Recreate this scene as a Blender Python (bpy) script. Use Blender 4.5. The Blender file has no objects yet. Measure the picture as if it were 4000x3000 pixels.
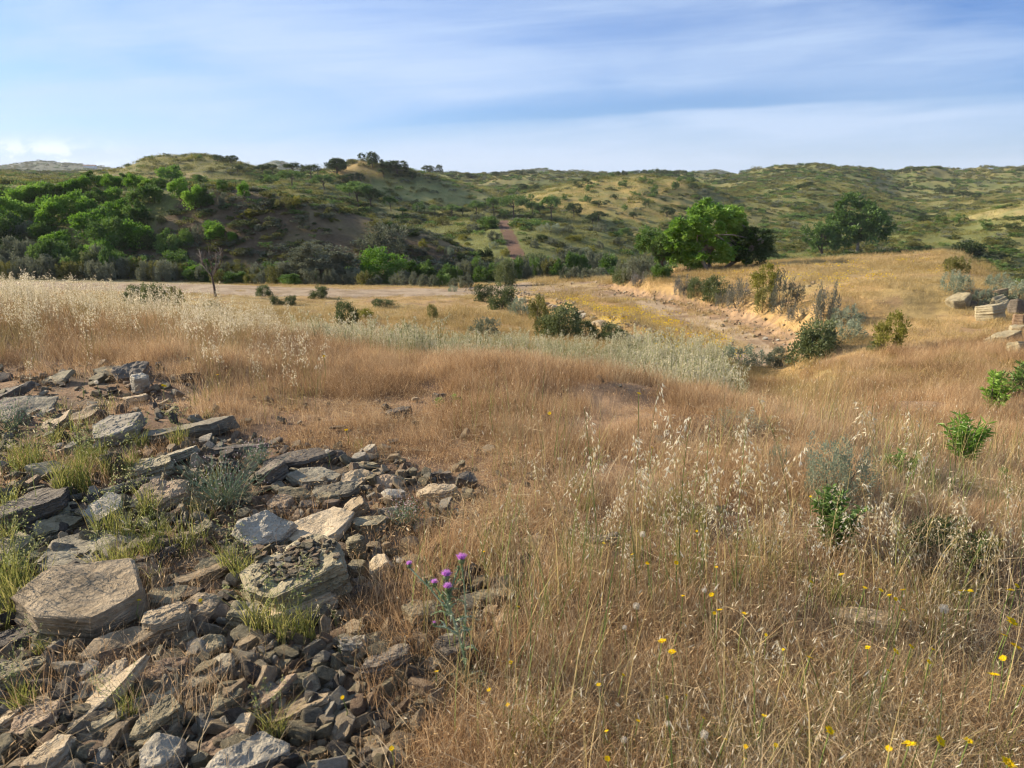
import bpy, bmesh, math, random
import numpy as np
from mathutils import Vector, Matrix, Euler, noise as mnoise

# ------------------------------------------------------------------ camera, world, sun
sc = bpy.context.scene
COL = sc.collection
CAM_Z = 1.6
DENOISE = True
PITCH = math.radians(15.26)
FP = 1534.0            # focal length in 2212-wide picture units
CX, CY = 1106.0, 829.5
CP, SP = math.cos(PITCH), math.sin(PITCH)

cam_d = bpy.data.cameras.new('camera')
cam = bpy.data.objects.new('camera', cam_d)
COL.objects.link(cam)
cam.location = (0, 0, CAM_Z)
cam.rotation_euler = (math.pi/2 - PITCH, 0, 0)
cam_d.sensor_width = 34.6
cam_d.lens = 24.0
cam_d.clip_start = 0.05
cam_d.clip_end = 20000
cam_d.dof.use_dof = True
cam_d.dof.focus_distance = 4.2
cam_d.dof.aperture_fstop = 4.5
sc.camera = cam

SUN_AZ, SUN_EL = -69.0, 24.0      # degrees from the view direction (+Y), negative = to the left
S_DIR = Vector((math.sin(math.radians(SUN_AZ))*math.cos(math.radians(SUN_EL)),
                math.cos(math.radians(SUN_AZ))*math.cos(math.radians(SUN_EL)),
                math.sin(math.radians(SUN_EL))))
sun_d = bpy.data.lights.new('sun', 'SUN')
sun_d.energy = 5.0
sun_d.angle = math.radians(0.6)
sun_d.color = (1.0, 0.86, 0.67)
sun = bpy.data.objects.new('sun', sun_d)
sun.rotation_euler = S_DIR.to_track_quat('Z', 'Y').to_euler()
sun.location = (0, 0, 50)
COL.objects.link(sun)

sc.cycles.max_bounces = 4; sc.cycles.diffuse_bounces = 2; sc.cycles.glossy_bounces = 1; sc.cycles.transmission_bounces = 2
sc.cycles.use_adaptive_sampling = True; sc.cycles.adaptive_threshold = 0.02; sc.cycles.adaptive_min_samples = 32; sc.cycles.filter_width = 1.15; sc.cycles.use_denoising = DENOISE; sc.cycles.time_limit = 1000
sc.view_settings.view_transform = 'Standard'
sc.view_settings.look = 'None'
sc.view_settings.exposure = 1.02
sc.view_settings.gamma = 1.0

world = bpy.data.worlds.new('World')
sc.world = world
world.use_nodes = True
wn, wl = world.node_tree.nodes, world.node_tree.links
wn.clear()

def nd(nodes, t, **kw):
    n = nodes.new(t)
    for k, v in kw.items():
        if k.startswith('i_'):
            n.inputs[int(k[2:])].default_value = v
        else:
            setattr(n, k, v)
    return n

def mth(nodes, links, op, a, b=None, c=None, clamp=False):
    n = nodes.new('ShaderNodeMath'); n.operation = op; n.use_clamp = clamp
    for i, v in enumerate((a, b, c)):
        if v is None: continue
        if isinstance(v, (int, float)): n.inputs[i].default_value = v
        else: links.new(v, n.inputs[i])
    return n.outputs[0]

def build_world():
    N, L = wn, wl
    out = nd(N, 'ShaderNodeOutputWorld')
    bg = nd(N, 'ShaderNodeBackground'); bg.inputs[1].default_value = 0.050
    L.new(bg.outputs[0], out.inputs[0])
    sky = nd(N, 'ShaderNodeTexSky'); sky.sky_type = 'NISHITA'; sky.sun_disc = False
    sky.sun_elevation = math.radians(SUN_EL)
    sky.sun_rotation = math.radians(SUN_AZ)
    sky.air_density = 1.0; sky.dust_density = 0.6; sky.ozone_density = 2.0; sky.altitude = 200
    tc = nd(N, 'ShaderNodeTexCoord')
    sep = nd(N, 'ShaderNodeSeparateXYZ'); L.new(tc.outputs['Generated'], sep.inputs[0])
    x, y, z = sep.outputs
    yy = mth(N, L, 'MAXIMUM', y, 0.15)
    a = mth(N, L, 'DIVIDE', x, yy)                # tangent of azimuth
    e = mth(N, L, 'DIVIDE', z, yy)                # tangent of elevation
    def coords(sa, se, off=0.0, tilt=0.0):
        c = nd(N, 'ShaderNodeCombineXYZ')
        L.new(mth(N, L, 'MULTIPLY', a, sa), c.inputs[0])
        t = mth(N, L, 'MULTIPLY_ADD', a, -tilt, e)
        L.new(mth(N, L, 'MULTIPLY', t, se), c.inputs[1])
        c.inputs[2].default_value = off
        return c.outputs[0]
    def noise(vec, det=6, rough=0.55, dist=0.0, scale=1.0):
        n = nd(N, 'ShaderNodeTexNoise')
        n.inputs['Scale'].default_value = scale; n.inputs['Detail'].default_value = det
        n.inputs['Roughness'].default_value = rough; n.inputs['Distortion'].default_value = dist
        L.new(vec, n.inputs['Vector']); return n.outputs[0]
    def mr(v, a0, a1, b0, b1):
        n = nd(N, 'ShaderNodeMapRange'); n.interpolation_type = 'SMOOTHSTEP'
        L.new(v, n.inputs[0])
        for i, q in enumerate((a0, a1, b0, b1)): n.inputs[i+1].default_value = q
        return n.outputs[0]
    n1 = noise(coords(1.7, 9.0, 1.3, 0.05), 5, 0.5, 0.5)
    n2 = noise(coords(3.2, 40.0, 4.1, 0.06), 7, 0.62, 0.5)
    c1 = mr(n1, 0.36, 0.66, 0.0, 1.0)
    c2 = mr(n2, 0.35, 0.72, 0.0, 1.0)
    cir = mth(N, L, 'MULTIPLY_ADD', c1, 0.48, mth(N, L, 'MULTIPLY', c2, 0.18))
    # thin veil: denser to the left, thinner to the upper right
    veil = mr(a, -0.9, 0.8, 0.30, -0.04)
    cir = mth(N, L, 'ADD', cir, veil)
    # a veil bank over the horizon, and the clear blue gap above it
    line = mth(N, L, 'MULTIPLY_ADD', a, 0.055, 0.092)
    wob = mth(N, L, 'MULTIPLY_ADD', noise(coords(2.6, 8.0, 7.0), 4, 0.55), 0.024, -0.012)
    de = mth(N, L, 'SUBTRACT', mth(N, L, 'ADD', e, wob), line)
    gap = mth(N, L, 'MULTIPLY', mr(de, -0.007, 0.0, 0.0, 1.0), mr(de, 0.004, 0.036, 1.0, 0.0))
    ga = mth(N, L, 'MULTIPLY', mr(a, -0.42, 0.0, 0.0, 1.0), mr(a, 0.25, 0.6, 1.0, 0.35))
    gap = mth(N, L, 'MULTIPLY', gap, ga)
    below = mr(de, -0.03, 0.0, 0.48, 0.0)
    cir = mth(N, L, 'ADD', cir, below)
    cir = mth(N, L, 'MULTIPLY', cir, mth(N, L, 'MULTIPLY_ADD', gap, -0.92, 1.0))
    cir = mth(N, L, 'MINIMUM', cir, 0.80)
    # small cumulus low on the left
    nc = noise(coords(22.0, 40.0, 2.0), 6, 0.6, 0.2)
    cm = mth(N, L, 'MULTIPLY', mr(a, -0.62, -0.50, 1.0, 0.0), mth(N, L, 'MULTIPLY', mr(e, 0.022, 0.034, 0.0, 1.0), mr(e, 0.052, 0.074, 1.0, 0.0)))
    cum = mth(N, L, 'MULTIPLY', cm, mr(nc, 0.44, 0.60, 0.0, 1.0), clamp=True)
    cums = mth(N, L, 'MULTIPLY', cm, mr(noise(coords(10.0, 30.0, 9.0), 5, 0.6, 0.2), 0.46, 0.6, 0.0, 1.0), clamp=True)
    sk = nd(N, 'ShaderNodeMix'); sk.data_type = 'RGBA'; sk.blend_type = 'MULTIPLY'; sk.inputs[0].default_value = 1.0
    L.new(sky.outputs[0], sk.inputs[6]); sk.inputs[7].default_value = SKY_TINT
    m = nd(N, 'ShaderNodeMix'); m.data_type = 'RGBA'
    L.new(cir, m.inputs[0]); L.new(sk.outputs[2], m.inputs[6]); m.inputs[7].default_value = CIRRUS
    m2 = nd(N, 'ShaderNodeMix'); m2.data_type = 'RGBA'
    L.new(mth(N, L, 'MULTIPLY', cums, 0.55), m2.inputs[0]); L.new(m.outputs[2], m2.inputs[6]); m2.inputs[7].default_value = (5.4, 7.4, 11.2, 1)
    m3 = nd(N, 'ShaderNodeMix'); m3.data_type = 'RGBA'
    L.new(mth(N, L, 'MULTIPLY', cum, 0.55), m3.inputs[0]); L.new(m2.outputs[2], m3.inputs[6]); m3.inputs[7].default_value = (12.5, 12.9, 13.6, 1)
    L.new(m3.outputs[2], bg.inputs[0])
SKY_TINT = (0.58, 0.94, 1.55, 1)
CIRRUS = (6.3, 7.9, 10.4, 1)
build_world()

# ------------------------------------------------------------------ picture <-> place
def ray(X, R):
    """unit-depth ray through picture point: x and z per metre of forward distance"""
    up = (CY - R)/FP
    f = CP + SP*up
    return (X - CX)/FP/f, (-SP + CP*up)/f
def ptz(X, R, d):
    if isinstance(R, tuple):
        z = R[1]; e = (z - CAM_Z)/d
        up = (e*CP + SP)/(CP - e*SP)
        return (X - CX)/FP/(CP + SP*up), z
    a, e = ray(X, R)
    return a, CAM_Z + e*d
def Zc(v): return ('z', v)
def proj(x, y, z):
    """world -> picture"""
    y = np.maximum(y, 0.01); h = z - CAM_Z
    f = CP*y - SP*h; u = SP*y + CP*h
    f = np.maximum(f, 0.05)
    return CX + FP*x/f, CY - FP*u/f

# ------------------------------------------------------------------ noise
def _h(ix, iy, s):
    n = (ix*374761393 + iy*668265263 + s*1274126177) & 0xffffffff
    n = ((n ^ (n >> 13))*1274126177) & 0xffffffff
    return ((n ^ (n >> 16)) & 0xffff)/65535.0
def vn(x, y, s=0):
    x = np.asarray(x, float); y = np.asarray(y, float)
    ix = np.floor(x).astype(np.int64); iy = np.floor(y).astype(np.int64)
    fx = x-ix; fy = y-iy
    fx = fx*fx*fx*(fx*(fx*6-15)+10); fy = fy*fy*fy*(fy*(fy*6-15)+10)
    a = _h(ix, iy, s); b = _h(ix+1, iy, s); c = _h(ix, iy+1, s); d = _h(ix+1, iy+1, s)
    return (a*(1-fx)+b*fx)*(1-fy) + (c*(1-fx)+d*fx)*fy
def fbm(x, y, s=0, o=4, r=0.5):
    t = 0; am = 1; tot = 0
    for i in range(o):
        t = t + am*vn(x*2**i+13.7*i, y*2**i-7.3*i, s+i*17); tot += am; am *= r
    return t/tot
def sst(a, b, x):
    t = np.clip((x-a)/(b-a), 0, 1); return t*t*(3-2*t)

# ------------------------------------------------------------------ the lie of the land: curves from near to far
K = [
 [(-900,Zc(0),.8),(3100,Zc(0),.8)],
 [(-900,Zc(.05),3),(300,Zc(.04),3),(1500,Zc(0),3),(2300,Zc(-.12),3),(3100,Zc(-.3),3)],
 [(-300,Zc(.08),8),(0,Zc(.04),8),(300,Zc(-.02),8),(600,Zc(-.14),7.6),(900,Zc(-.2),7.2),(1200,Zc(-.2),6.8),(1500,Zc(-.2),6.1),(1800,Zc(-.18),5.2),(2100,Zc(-.32),4.4),(2500,Zc(-.4),3.8)],
 [(-300,Zc(-.5),13),(0,Zc(-.6),13),(300,Zc(-.9),13),(600,Zc(-1.1),12),(900,Zc(-1.5),11.5),(1200,Zc(-1.8),11),(1500,Zc(-1.9),11),(1800,Zc(-1.5),9.5),(2100,Zc(-1.2),8.6),(2500,Zc(-1.1),8)],
 [(-300,690,22),(0,690,22),(300,690,24),(600,700,25),(900,712,23),(1200,735,21),(1400,750,20),(1500,760,19.5),(1700,750,20),(1800,745,17),(1900,737,16.5),(2100,705,17),(2212,695,17),(2500,695,16)],
 [(-300,655,32),(300,655,32),(600,662,32),(900,665,31),(1100,668,31),(1250,668,31),(1400,662,31),(1500,664,30),(1600,660,29),(1700,645,28),(1800,635,27),(1900,622,27),(2050,603,26),(2130,622,24),(2212,660,20.5),(2500,690,19)],
 [(-300,606,46),(300,616,46),(600,620,45),(900,622,45),(1100,620,45),(1250,612,45),(1350,607,44),(1430,600,41),(1550,587,40),(1700,570,38),(1850,557,37),(2050,546,36),(2130,587,29),(2212,648,22.5),(2500,690,21)],
 [(-300,600,58),(300,603,58),(600,606,58),(900,608,58),(1060,604,58),(1250,600,60),(1430,Zc(-6),60),(1700,Zc(-6),58),(1850,Zc(-6.5),58),(2050,Zc(-7),60),(2130,Zc(-8),60),(2212,Zc(-9),60),(2500,Zc(-9),58)],
 [(-300,402,84),(0,402,84),(200,396,80),(400,400,74),(520,408,71),(640,430,70),(800,472,69),(950,515,67),(1060,572,64.5),(1150,592,68),(1250,596,70),(1430,Zc(-6.5),72),(1700,Zc(-7),75),(1900,Zc(-9),85),(2212,Zc(-9),90),(2500,Zc(-8),90)],
 [(-300,398,102),(400,399,100),(640,Zc(-2),98),(800,Zc(-5),93),(950,Zc(-6),86),(1060,Zc(-6.3),78),(1150,582,76),(1250,586,78),(1430,590,80),(1700,Zc(-8),85),(1900,Zc(-9),95),(2212,Zc(-9),100)],
 [(-300,394,125),(400,394,120),(640,415,120),(800,450,120),(950,478,112),(1080,480,104),(1200,484,100),(1300,503,98),(1400,535,96),(1500,565,95),(1600,572,100),(1700,560,110),(1900,540,120),(2050,522,120),(2212,512,112)],
 [(-300,392,150),(400,392,150),(640,405,145),(800,Zc(-6),145),(950,Zc(-8),145),(1100,Zc(-8),140),(1300,Zc(-9),140),(1500,Zc(-9),140),(1700,522,140),(1900,500,145),(2050,472,150),(2130,455,150),(2212,436,150),(2500,400,150)],
 [(-300,390,180),(250,386,175),(600,390,175),(700,392,175),(800,430,180),(950,452,180),(1050,462,175),(1100,466,175),(1300,450,180),(1500,458,185),(1700,470,190),(1900,480,190),(2000,485,190),(2130,Zc(-5),190),(2500,Zc(-5),190)],
 [(-300,386,220),(0,384,220),(200,378,220),(259,370,215),(308,354,215),(367,342,215),(420,337,215),(472,342,215),(514,354,215),(546,364,215),(600,376,175+15),(682,376,190),(740,362,200),(775,350,200),(830,358,200),(894,372,200),(964,388,205),(1040,410,205),(1080,426,205),(1120,426,210),(1150,420,215),(1200,408,220),(1250,398,225),(1300,390,230),(1384,382,230),(1450,384,230),(1520,400,230),(1580,425,230),(1650,425,230),(1750,415,230),(1850,430,230),(1950,455,230),(2000,468,230),(2100,455,230),(2212,440,230)],
 [(-300,393,300),(600,393,300),(1000,415,300),(1300,402,300),(1550,415,310),(1650,400,320),(1750,385,330),(1850,395,330),(1950,440,320),(2050,430,320),(2212,410,320)],
 [(-300,374,450),(245,375,450),(450,380,450),(900,382,450),(964,379,450),(1034,381,450),(1153,378,450),(1200,378,450),(1300,379,450),(1384,377,450),(1473,380,450),(1543,379,450),(1592,382,450),(1683,366,450),(1760,359,450),(1858,367,450),(1928,378,450),(2012,364,450),(2085,369,450),(2212,364,450),(2500,360,450)],
 [(-300,398,750),(2500,398,750)],
 [(-300,364,1500),(0,362,1500),(87,353,1500),(147,356,1500),(245,368,1500),(400,380,1500),(555,366,1500),(595,350,1500),(640,363,1500),(680,376,1500),(900,388,1500),(1100,380,1500),(1130,374,1500),(1170,366,1500),(1210,377,1500),(1244,371,1500),(1314,382,1500),(1450,388,1500),(1505,376,1500),(1543,369,1500),(1600,385,1500),(1700,388,1500),(2500,390,1500)],
 [(-900,405,3000),(3100,405,3000)],
 [(-900,407,9000),(3100,407,9000)],
]
UG = np.linspace(-1.75, 1.75, 1401)
LD, ZZ = [], []
for ci, c in enumerate(K):
    us, ls, zs = [], [], []
    for X, R, d in c:
        a, z = ptz(X, R, d); us.append(a); ls.append(math.log(d)); zs.append((z-CAM_Z)/d)
    l = np.interp(UG, us, ls); t = np.interp(UG, us, zs)
    kw = 9 if ci in (13, 15, 17) else 25
    if ci in (6,): kw = 15
    ker = np.hanning(kw+2)[1:-1]; ker /= ker.sum()
    def smooth(v):
        p = np.pad(v, kw//2, mode='edge'); return np.convolve(p, ker, 'valid')
    l, t = smooth(l), smooth(t)
    LD.append(l); ZZ.append(t*np.exp(l)+CAM_Z)
LD = np.array(LD); ZZ = np.array(ZZ)
for i in range(1, len(LD)): LD[i] = np.maximum(LD[i], LD[i-1]+0.02)

def polar(x, y):
    th = np.arctan2(x, y); r = np.hypot(x, y)
    tc = np.clip(th, -math.radians(57), math.radians(57))
    back = sst(math.radians(75), math.radians(140), np.abs(th))
    return np.tan(tc), r*np.cos(tc), back, r

# the cut bank right of the track and the rubble edge left of it (world polylines, filled in below)
def loft(x, y):
    x = np.atleast_1d(np.asarray(x, float)); y = np.atleast_1d(np.asarray(y, float))
    out = np.empty(x.shape)
    for s in range(0, x.size, 60000):
        xs, ys = x[s:s+60000], y[s:s+60000]
        u, d, back, r = polar(xs, ys)
        lu = np.log(np.maximum(d, .3))
        pos = (u-UG[0])/(UG[1]-UG[0]); i0 = np.clip(pos.astype(int), 0, len(UG)-2); f = pos-i0
        L_ = LD[:, i0]*(1-f)+LD[:, i0+1]*f
        Z_ = ZZ[:, i0]*(1-f)+ZZ[:, i0+1]*f
        dl = np.diff(L_, axis=0); m = np.diff(Z_, axis=0)/dl
        sl = np.zeros_like(Z_)
        prod = m[1:]*m[:-1]
        hm = np.where(prod > 0, 2*prod/np.where(np.abs(m[1:]+m[:-1]) < 1e-9, 1, m[1:]+m[:-1]), 0)
        sl[1:-1] = hm
        k = np.clip((L_ < lu).sum(axis=0)-1, 0, len(K)-2)
        ar = np.arange(len(k))
        l0, l1 = L_[k, ar], L_[k+1, ar]; z0, z1 = Z_[k, ar], Z_[k+1, ar]
        h = l1-l0; t = np.clip((lu-l0)/h, 0, 1)
        s0, s1 = sl[k, ar]*h, sl[k+1, ar]*h
        z = (2*t**3-3*t**2+1)*z0+(t**3-2*t**2+t)*s0+(-2*t**3+3*t**2)*z1+(t**3-t**2)*s1
        z = z*(1-back) + back*np.minimum(z, -0.02*np.maximum(r-3, 0))
        out[s:s+60000] = z
    return out

def seg_dist(px, py, P):
    """distance to a polyline, side (+ = to its right), and parameter 0..1"""
    best = np.full(px.shape, 1e9); side = np.zeros(px.shape); par = np.zeros(px.shape)
    n = len(P)-1
    for i in range(n):
        ax, ay = P[i]; bx, by = P[i+1]
        dx, dy = bx-ax, by-ay; L2 = dx*dx+dy*dy
        t = np.clip(((px-ax)*dx+(py-ay)*dy)/L2, 0, 1)
        qx, qy = ax+t*dx, ay+t*dy
        dd = np.hypot(px-qx, py-qy)
        m = dd < best
        best = np.where(m, dd, best)
        side = np.where(m, np.sign((px-ax)*dy-(py-ay)*dx), side)
        par = np.where(m, (i+t)/n, par)
    return best, side, par

def march(X, R, hf, lift=0.0, d0=0.9, d1=5000):
    a, e = ray(X, R)
    ds = np.exp(np.linspace(math.log(d0), math.log(d1), 900))
    g = CAM_Z+e*ds-lift-hf(a*ds, ds)
    j = np.nonzero(g < 0)[0]
    if len(j) == 0: return None
    j = j[0]
    if j == 0: d = ds[0]
    else:
        lo, hi = ds[j-1], ds[j]
        dd = np.linspace(lo, hi, 24); g = CAM_Z+e*dd-lift-hf(a*dd, dd)
        q = np.nonzero(g < 0)[0]; d = dd[q[0]] if len(q) else hi
    return a*d, d

BANK = [march(X, R, loft)for X, R in ((1290,618),(1330,628),(1400,642),(1470,655),(1540,672),(1600,692),(1660,718),(1720,748))]
RUB = [march(X, R, loft) for X, R in ((1095,642),(1150,652),(1200,664),(1250,678),(1300,694),(1350,714),(1395,738),(1410,752))]

MOUNDS = []     # (x, y, radius x, radius y, height)
for X, R, rx, ry, hh in ((1290,855,.75,.35,.16),(1050,830,.5,.3,.10),(1900,900,1.2,.5,.14),(1560,930,.6,.4,.12),(1250,820,1.4,.3,.08),(360,800,.6,.5,.12),(250,930,.8,.4,.10),(640,1010,.9,.35,.10),(90,1080,.7,.35,.10),(1760,1110,.5,.3,.08)):
    p = march(X, R, loft); MOUNDS.append((p[0], p[1], rx, ry, hh))

def height(x, y):
    x = np.atleast_1d(np.asarray(x, float)); y = np.atleast_1d(np.asarray(y, float))
    z = loft(x, y)
    u, d, back, r = polar(x, y)
    near = 1-sst(25, 60, r)
    z = z + near*(fbm(x*0.45, y*0.45, 3, 3)-.5)*0.16*sst(2, 9, r)
    z = z + (fbm(x*1.5, y*1.5, 5, 4)-.5)*0.10*near
    z = z + (fbm(x*7, y*7, 9, 2)-.5)*0.03*(1-sst(9, 20, r))
    far = sst(55, 110, r)
    sc_ = np.clip(d, 60, 500)
    z = z + far*(1-sst(2500, 5000, r))*((fbm(x/26, y/26, 21, 5, .55)-.5)*0.016*sc_ + (fbm(x/7, y/7, 29, 3)-.5)*0.9)
    m = (r < 80) & (y > 0)
    if m.any():
        xs, ys = x[m], y[m]
        q, s, t = seg_dist(xs, ys, BANK)
        jit = (fbm(xs*.9, ys*.9, 41, 3)-.5)*1.0
        sd = -q*s + jit*.5
        b = sst(0.0, 0.9, sd)*(1-sst(3, 11, sd))*sst(0.0, .10, t)*(1-sst(.93, 1, t))
        dz = b*(0.40+0.35*fbm(xs*.5, ys*.5, 43, 2))
        q, s, t = seg_dist(xs, ys, RUB)
        b = np.exp(-(q/0.6)**2)*sst(0, .08, t)*(1-sst(.9, 1, t))
        dz = dz + b*(0.22+0.25*fbm(xs*2, ys*2, 47, 3))
        for mx, my, rx, ry, hh in MOUNDS:
            dz = dz + hh*np.exp(-((xs-mx)/rx)**2-((ys-my)/ry)**2)
        z[m] += dz
    return z

def hit(X, R, lift=0.0, d0=0.9):
    p = march(X, R, height, lift, d0)
    if p is None: return None
    z = float(height(p[0], p[1])[0])
    return Vector((p[0], p[1], z))

def in_poly(X, R, P):
    X = np.asarray(X, float); R = np.asarray(R, float)
    c = np.zeros(X.shape, bool); n = len(P); j = n-1
    for i in range(n):
        xi, yi = P[i]; xj, yj = P[j]
        if yi != yj:
            k = ((yi > R) != (yj > R)) & (X < (xj-xi)*(R-yi)/(yj-yi)+xi)
            c ^= k
        j = i
    return c

# ------------------------------------------------------------------ zones, in picture units with a range of distance
ROCKY = [(-400,1900),(-400,800),(60,800),(200,790),(330,785),(420,810),(440,850),(500,905),(560,935),(700,955),(830,975),(930,1010),(1040,1040),(1060,1100),(960,1130),(900,1180),(960,1230),(1110,1270),(1100,1340),(1010,1420),(980,1500),(900,1560),(850,1700),(820,1900)]
SPARSE = [(430,850),(560,840),(700,860),(880,870),(900,930),(1080,960),(1180,1040),(1260,1150),(1260,1230),(1130,1260),(900,1200),(1000,1100),(880,1000),(560,950)]
ROAD = [(-400,598),(0,603),(250,606),(400,610),(600,620),(760,626),(1000,622),(1120,612),(1230,606),(1300,606),(1330,620),(1420,645),(1490,668),(1560,690),(1625,722),(1680,752),(1700,790),(1590,790),(1565,750),(1510,715),(1430,684),(1360,660),(1270,638),(1180,640),(1080,636),(900,640),(700,642),(560,640),(400,632),(200,628),(-400,625)]
TRACKY = [(1100,630),(1180,632),(1270,635),(1360,656),(1430,680),(1510,712),(1568,750),(1590,800),(1420,800),(1400,745),(1340,712),(1270,680),(1180,655),(1090,645)]
BANKZ = [(1290,608),(1400,628),(1500,645),(1600,668),(1700,708),(1760,740),(1740,775),(1690,760),(1630,722),(1560,694),(1480,668),(1400,650),(1320,632),(1280,618)]
BROWN = [(395,395),(520,405),(640,425),(800,470),(950,512),(1070,572),(1060,600),(880,610),(600,606),(250,606),(260,560),(330,500),(380,440)]
FIREBREAK = [(1076,474),(1098,474),(1116,520),(1150,585),(1110,585),(1092,530),(1082,500)]
ORANGE = [(1075,428),(1150,415),(1250,396),(1384,378),(1480,384),(1500,420),(1480,470),(1400,480),(1300,470),(1200,450),(1120,455)]
GREENS = [(780,395),(900,398),(1000,408),(1060,420),(1090,440),(1000,446),(900,436),(820,420)]
STRAWTOP = [(725,375),(775,346),(800,352),(820,372),(800,392),(740,392)]
RIGHTSPUR = [(2300,420),(2180,438),(2090,455),(2040,475),(2100,480),(2180,470),(2300,455)]
LEFTSTRAW = [(-400,388),(160,380),(420,372),(520,385),(300,396),(100,400),(-400,405)]

def zones(x, y, z):
    X, R = proj(x, y, z)
    u, d, back, r = polar(x, y)
    return X, R, d, r
def mixc(a, b, t):
    return a*(1-t[:, None])+np.asarray(b)*t[:, None]

def ground_color(x, y, z):
    X, R, d, r = zones(x, y, z)
    n1 = fbm(x*1.3, y*1.3, 101, 4); n2 = fbm(x*.35, y*.35, 103, 4); n3 = fbm(x*5, y*5, 105, 3)
    jx = (fbm(x*(8/np.clip(d,1,60)), y*(8/np.clip(d,1,60)), 111, 3)-.5)*50; jy = (fbm(x*.8, y*.8, 113, 3)-.5)*14
    Xj, Rj = X+jx, R+jy
    c = np.tile(np.array([.21,.135,.08]), (len(x), 1))
    c = mixc(c, (.30,.195,.11), sst(.35,.65,n1))
    c = mixc(c, (.15,.125,.085), sst(.5,.7,n3)*in_poly(X, R, ROCKY)*.7)
    # terrace of straw
    mid = sst(8, 13, d)
    st = mixc(np.tile(np.array([.37,.245,.105]), (len(x), 1)), (.33,.24,.10), sst(.42,.62,n2))
    st = mixc(st, (.23,.15,.085), sst(.55,.75,n1)*.7)
    c = c*(1-mid[:, None])+st*mid[:, None]
    m = in_poly(Xj, Rj, TRACKY) & (d > 14) & (d < 60)
    c = np.where(m[:, None], mixc(np.tile(np.array([.34,.22,.10]), (len(x), 1)), (.38,.30,.07), sst(.45,.62,fbm(x*1.1,y*1.1,121,4))*.5), c)
    m = in_poly(X+jx*.3, R+jy*.25, ROAD) & (d > 13) & (d < 62)
    left_ = m & (X < 1150)
    c = np.where(m[:, None], mixc(mixc(np.tile(np.array([.40,.30,.19]), (len(x), 1)), (.25,.17,.10), sst(.35,.65,n1)), (.36,.26,.12), sst(.5,.62,n2)*.8), c)
    c = np.where(left_[:, None], mixc(np.tile(np.array([.35,.27,.18]), (len(x), 1)), (.26,.19,.115), sst(.4,.65,n1)), c)
    m = in_poly(Xj, Rj, BANKZ) & (d > 14) & (d < 50)
    c = np.where(m[:, None], mixc(np.tile(np.array([.36,.235,.13]), (len(x), 1)), (.22,.15,.09), sst(.38,.6,n3)), c)
    # hills
    h1 = fbm(x/9, y/9, 131, 4); h2 = fbm(x/30, y/30, 133, 4); h3 = fbm(x/3, y/3, 135, 3)
    hill = np.tile(np.array([.155,.165,.055]), (len(x), 1))
    hill = mixc(hill, (.235,.215,.075), sst(.46,.62,h1))
    hill = mixc(hill, (.26,.20,.08), sst(.54,.68,h2)*.4)
    hill = mixc(hill, (.11,.115,.042), sst(.55,.7,h3)*.6)
    far = sst(50, 62, d)
    c = c*(1-far[:, None])+hill*far[:, None]
    def zone(P, d0, d1, col, col2, k=1.0, jit=1.0):
        nonlocal c
        m = in_poly(X+(h1-.5)*60*jit, R+(h3-.5)*10*jit, P) & (d > d0) & (d < d1)
        cc = mixc(np.tile(np.array(col), (len(x), 1)), col2, sst(.4,.65,h3))
        c = np.where(m[:, None], c*(1-k)+cc*k, c)
    zone(LEFTSTRAW, 100, 300, (.28,.22,.10), (.16,.15,.06))
    zone(BROWN, 55, 99, (.12,.085,.05), (.17,.13,.065))
    zone(ORANGE, 140, 400, (.33,.245,.085), (.22,.20,.07))
    zone(GREENS, 120, 260, (.29,.275,.10), (.22,.225,.08))
    zone(STRAWTOP, 150, 260, (.38,.26,.10), (.27,.20,.08))
    zone(RIGHTSPUR, 100, 260, (.33,.27,.11), (.22,.21,.08))
    ff = sst(600, 1000, d)[:, None]; c = c*(1-ff)+np.array([.085,.095,.045])*ff
    zone(FIREBREAK, 70, 125, (.16,.095,.062), (.13,.08,.052), jit=.25)
    return c

# ------------------------------------------------------------------ mesh helpers
def new_mesh(name, V, F, mats=(), mi=None, attrs=None, smooth=False):
    """V (n,3), F list of arrays (m,k) of equal-size polygons"""
    me = bpy.data.meshes.new(name)
    if not isinstance(F, (list, tuple)): F = [F]
    F = [np.asarray(f, np.int32) for f in F if len(f)]
    me.vertices.add(len(V)); me.vertices.foreach_set('co', np.asarray(V, np.float32).ravel())
    nl = sum(f.size for f in F); npoly = sum(len(f) for f in F)
    me.loops.add(nl); me.loops.foreach_set('vertex_index', np.concatenate([f.ravel() for f in F]))
    me.polygons.add(npoly)
    tot = np.concatenate([np.full(len(f), f.shape[1]) for f in F])
    me.polygons.foreach_set('loop_start', np.concatenate([[0], np.cumsum(tot)[:-1]]).astype(np.int32))
    if mi is not None: me.polygons.foreach_set('material_index', np.asarray(mi, np.int32))
    me.polygons.foreach_set('use_smooth', np.full(npoly, smooth))
    for m in mats: me.materials.append(m)
    me.update(calc_edges=True)
    if attrs:
        for k, (dom, typ, v) in attrs.items():
            a = me.attributes.new(k, typ, dom)
            if typ == 'FLOAT': a.data.foreach_set('value', np.asarray(v, np.float32).ravel())
            elif typ == 'INT': a.data.foreach_set('value', np.asarray(v, np.int32).ravel())
            elif typ == 'FLOAT_COLOR': a.data.foreach_set('color', np.asarray(v, np.float32).ravel())
            elif typ == 'FLOAT_VECTOR': a.data.foreach_set('vector', np.asarray(v, np.float32).ravel())
    return me
def link(name, data, parent=None, loc=None, rot=None, scl=None):
    o = bpy.data.objects.new(name, data); COL.objects.link(o)
    if parent is not None: o.parent = parent
    if loc is not None: o.location = loc
    if rot is not None: o.rotation_euler = rot
    if scl is not None: o.scale = scl if hasattr(scl, '__len__') else (scl,)*3
    return o
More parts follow.
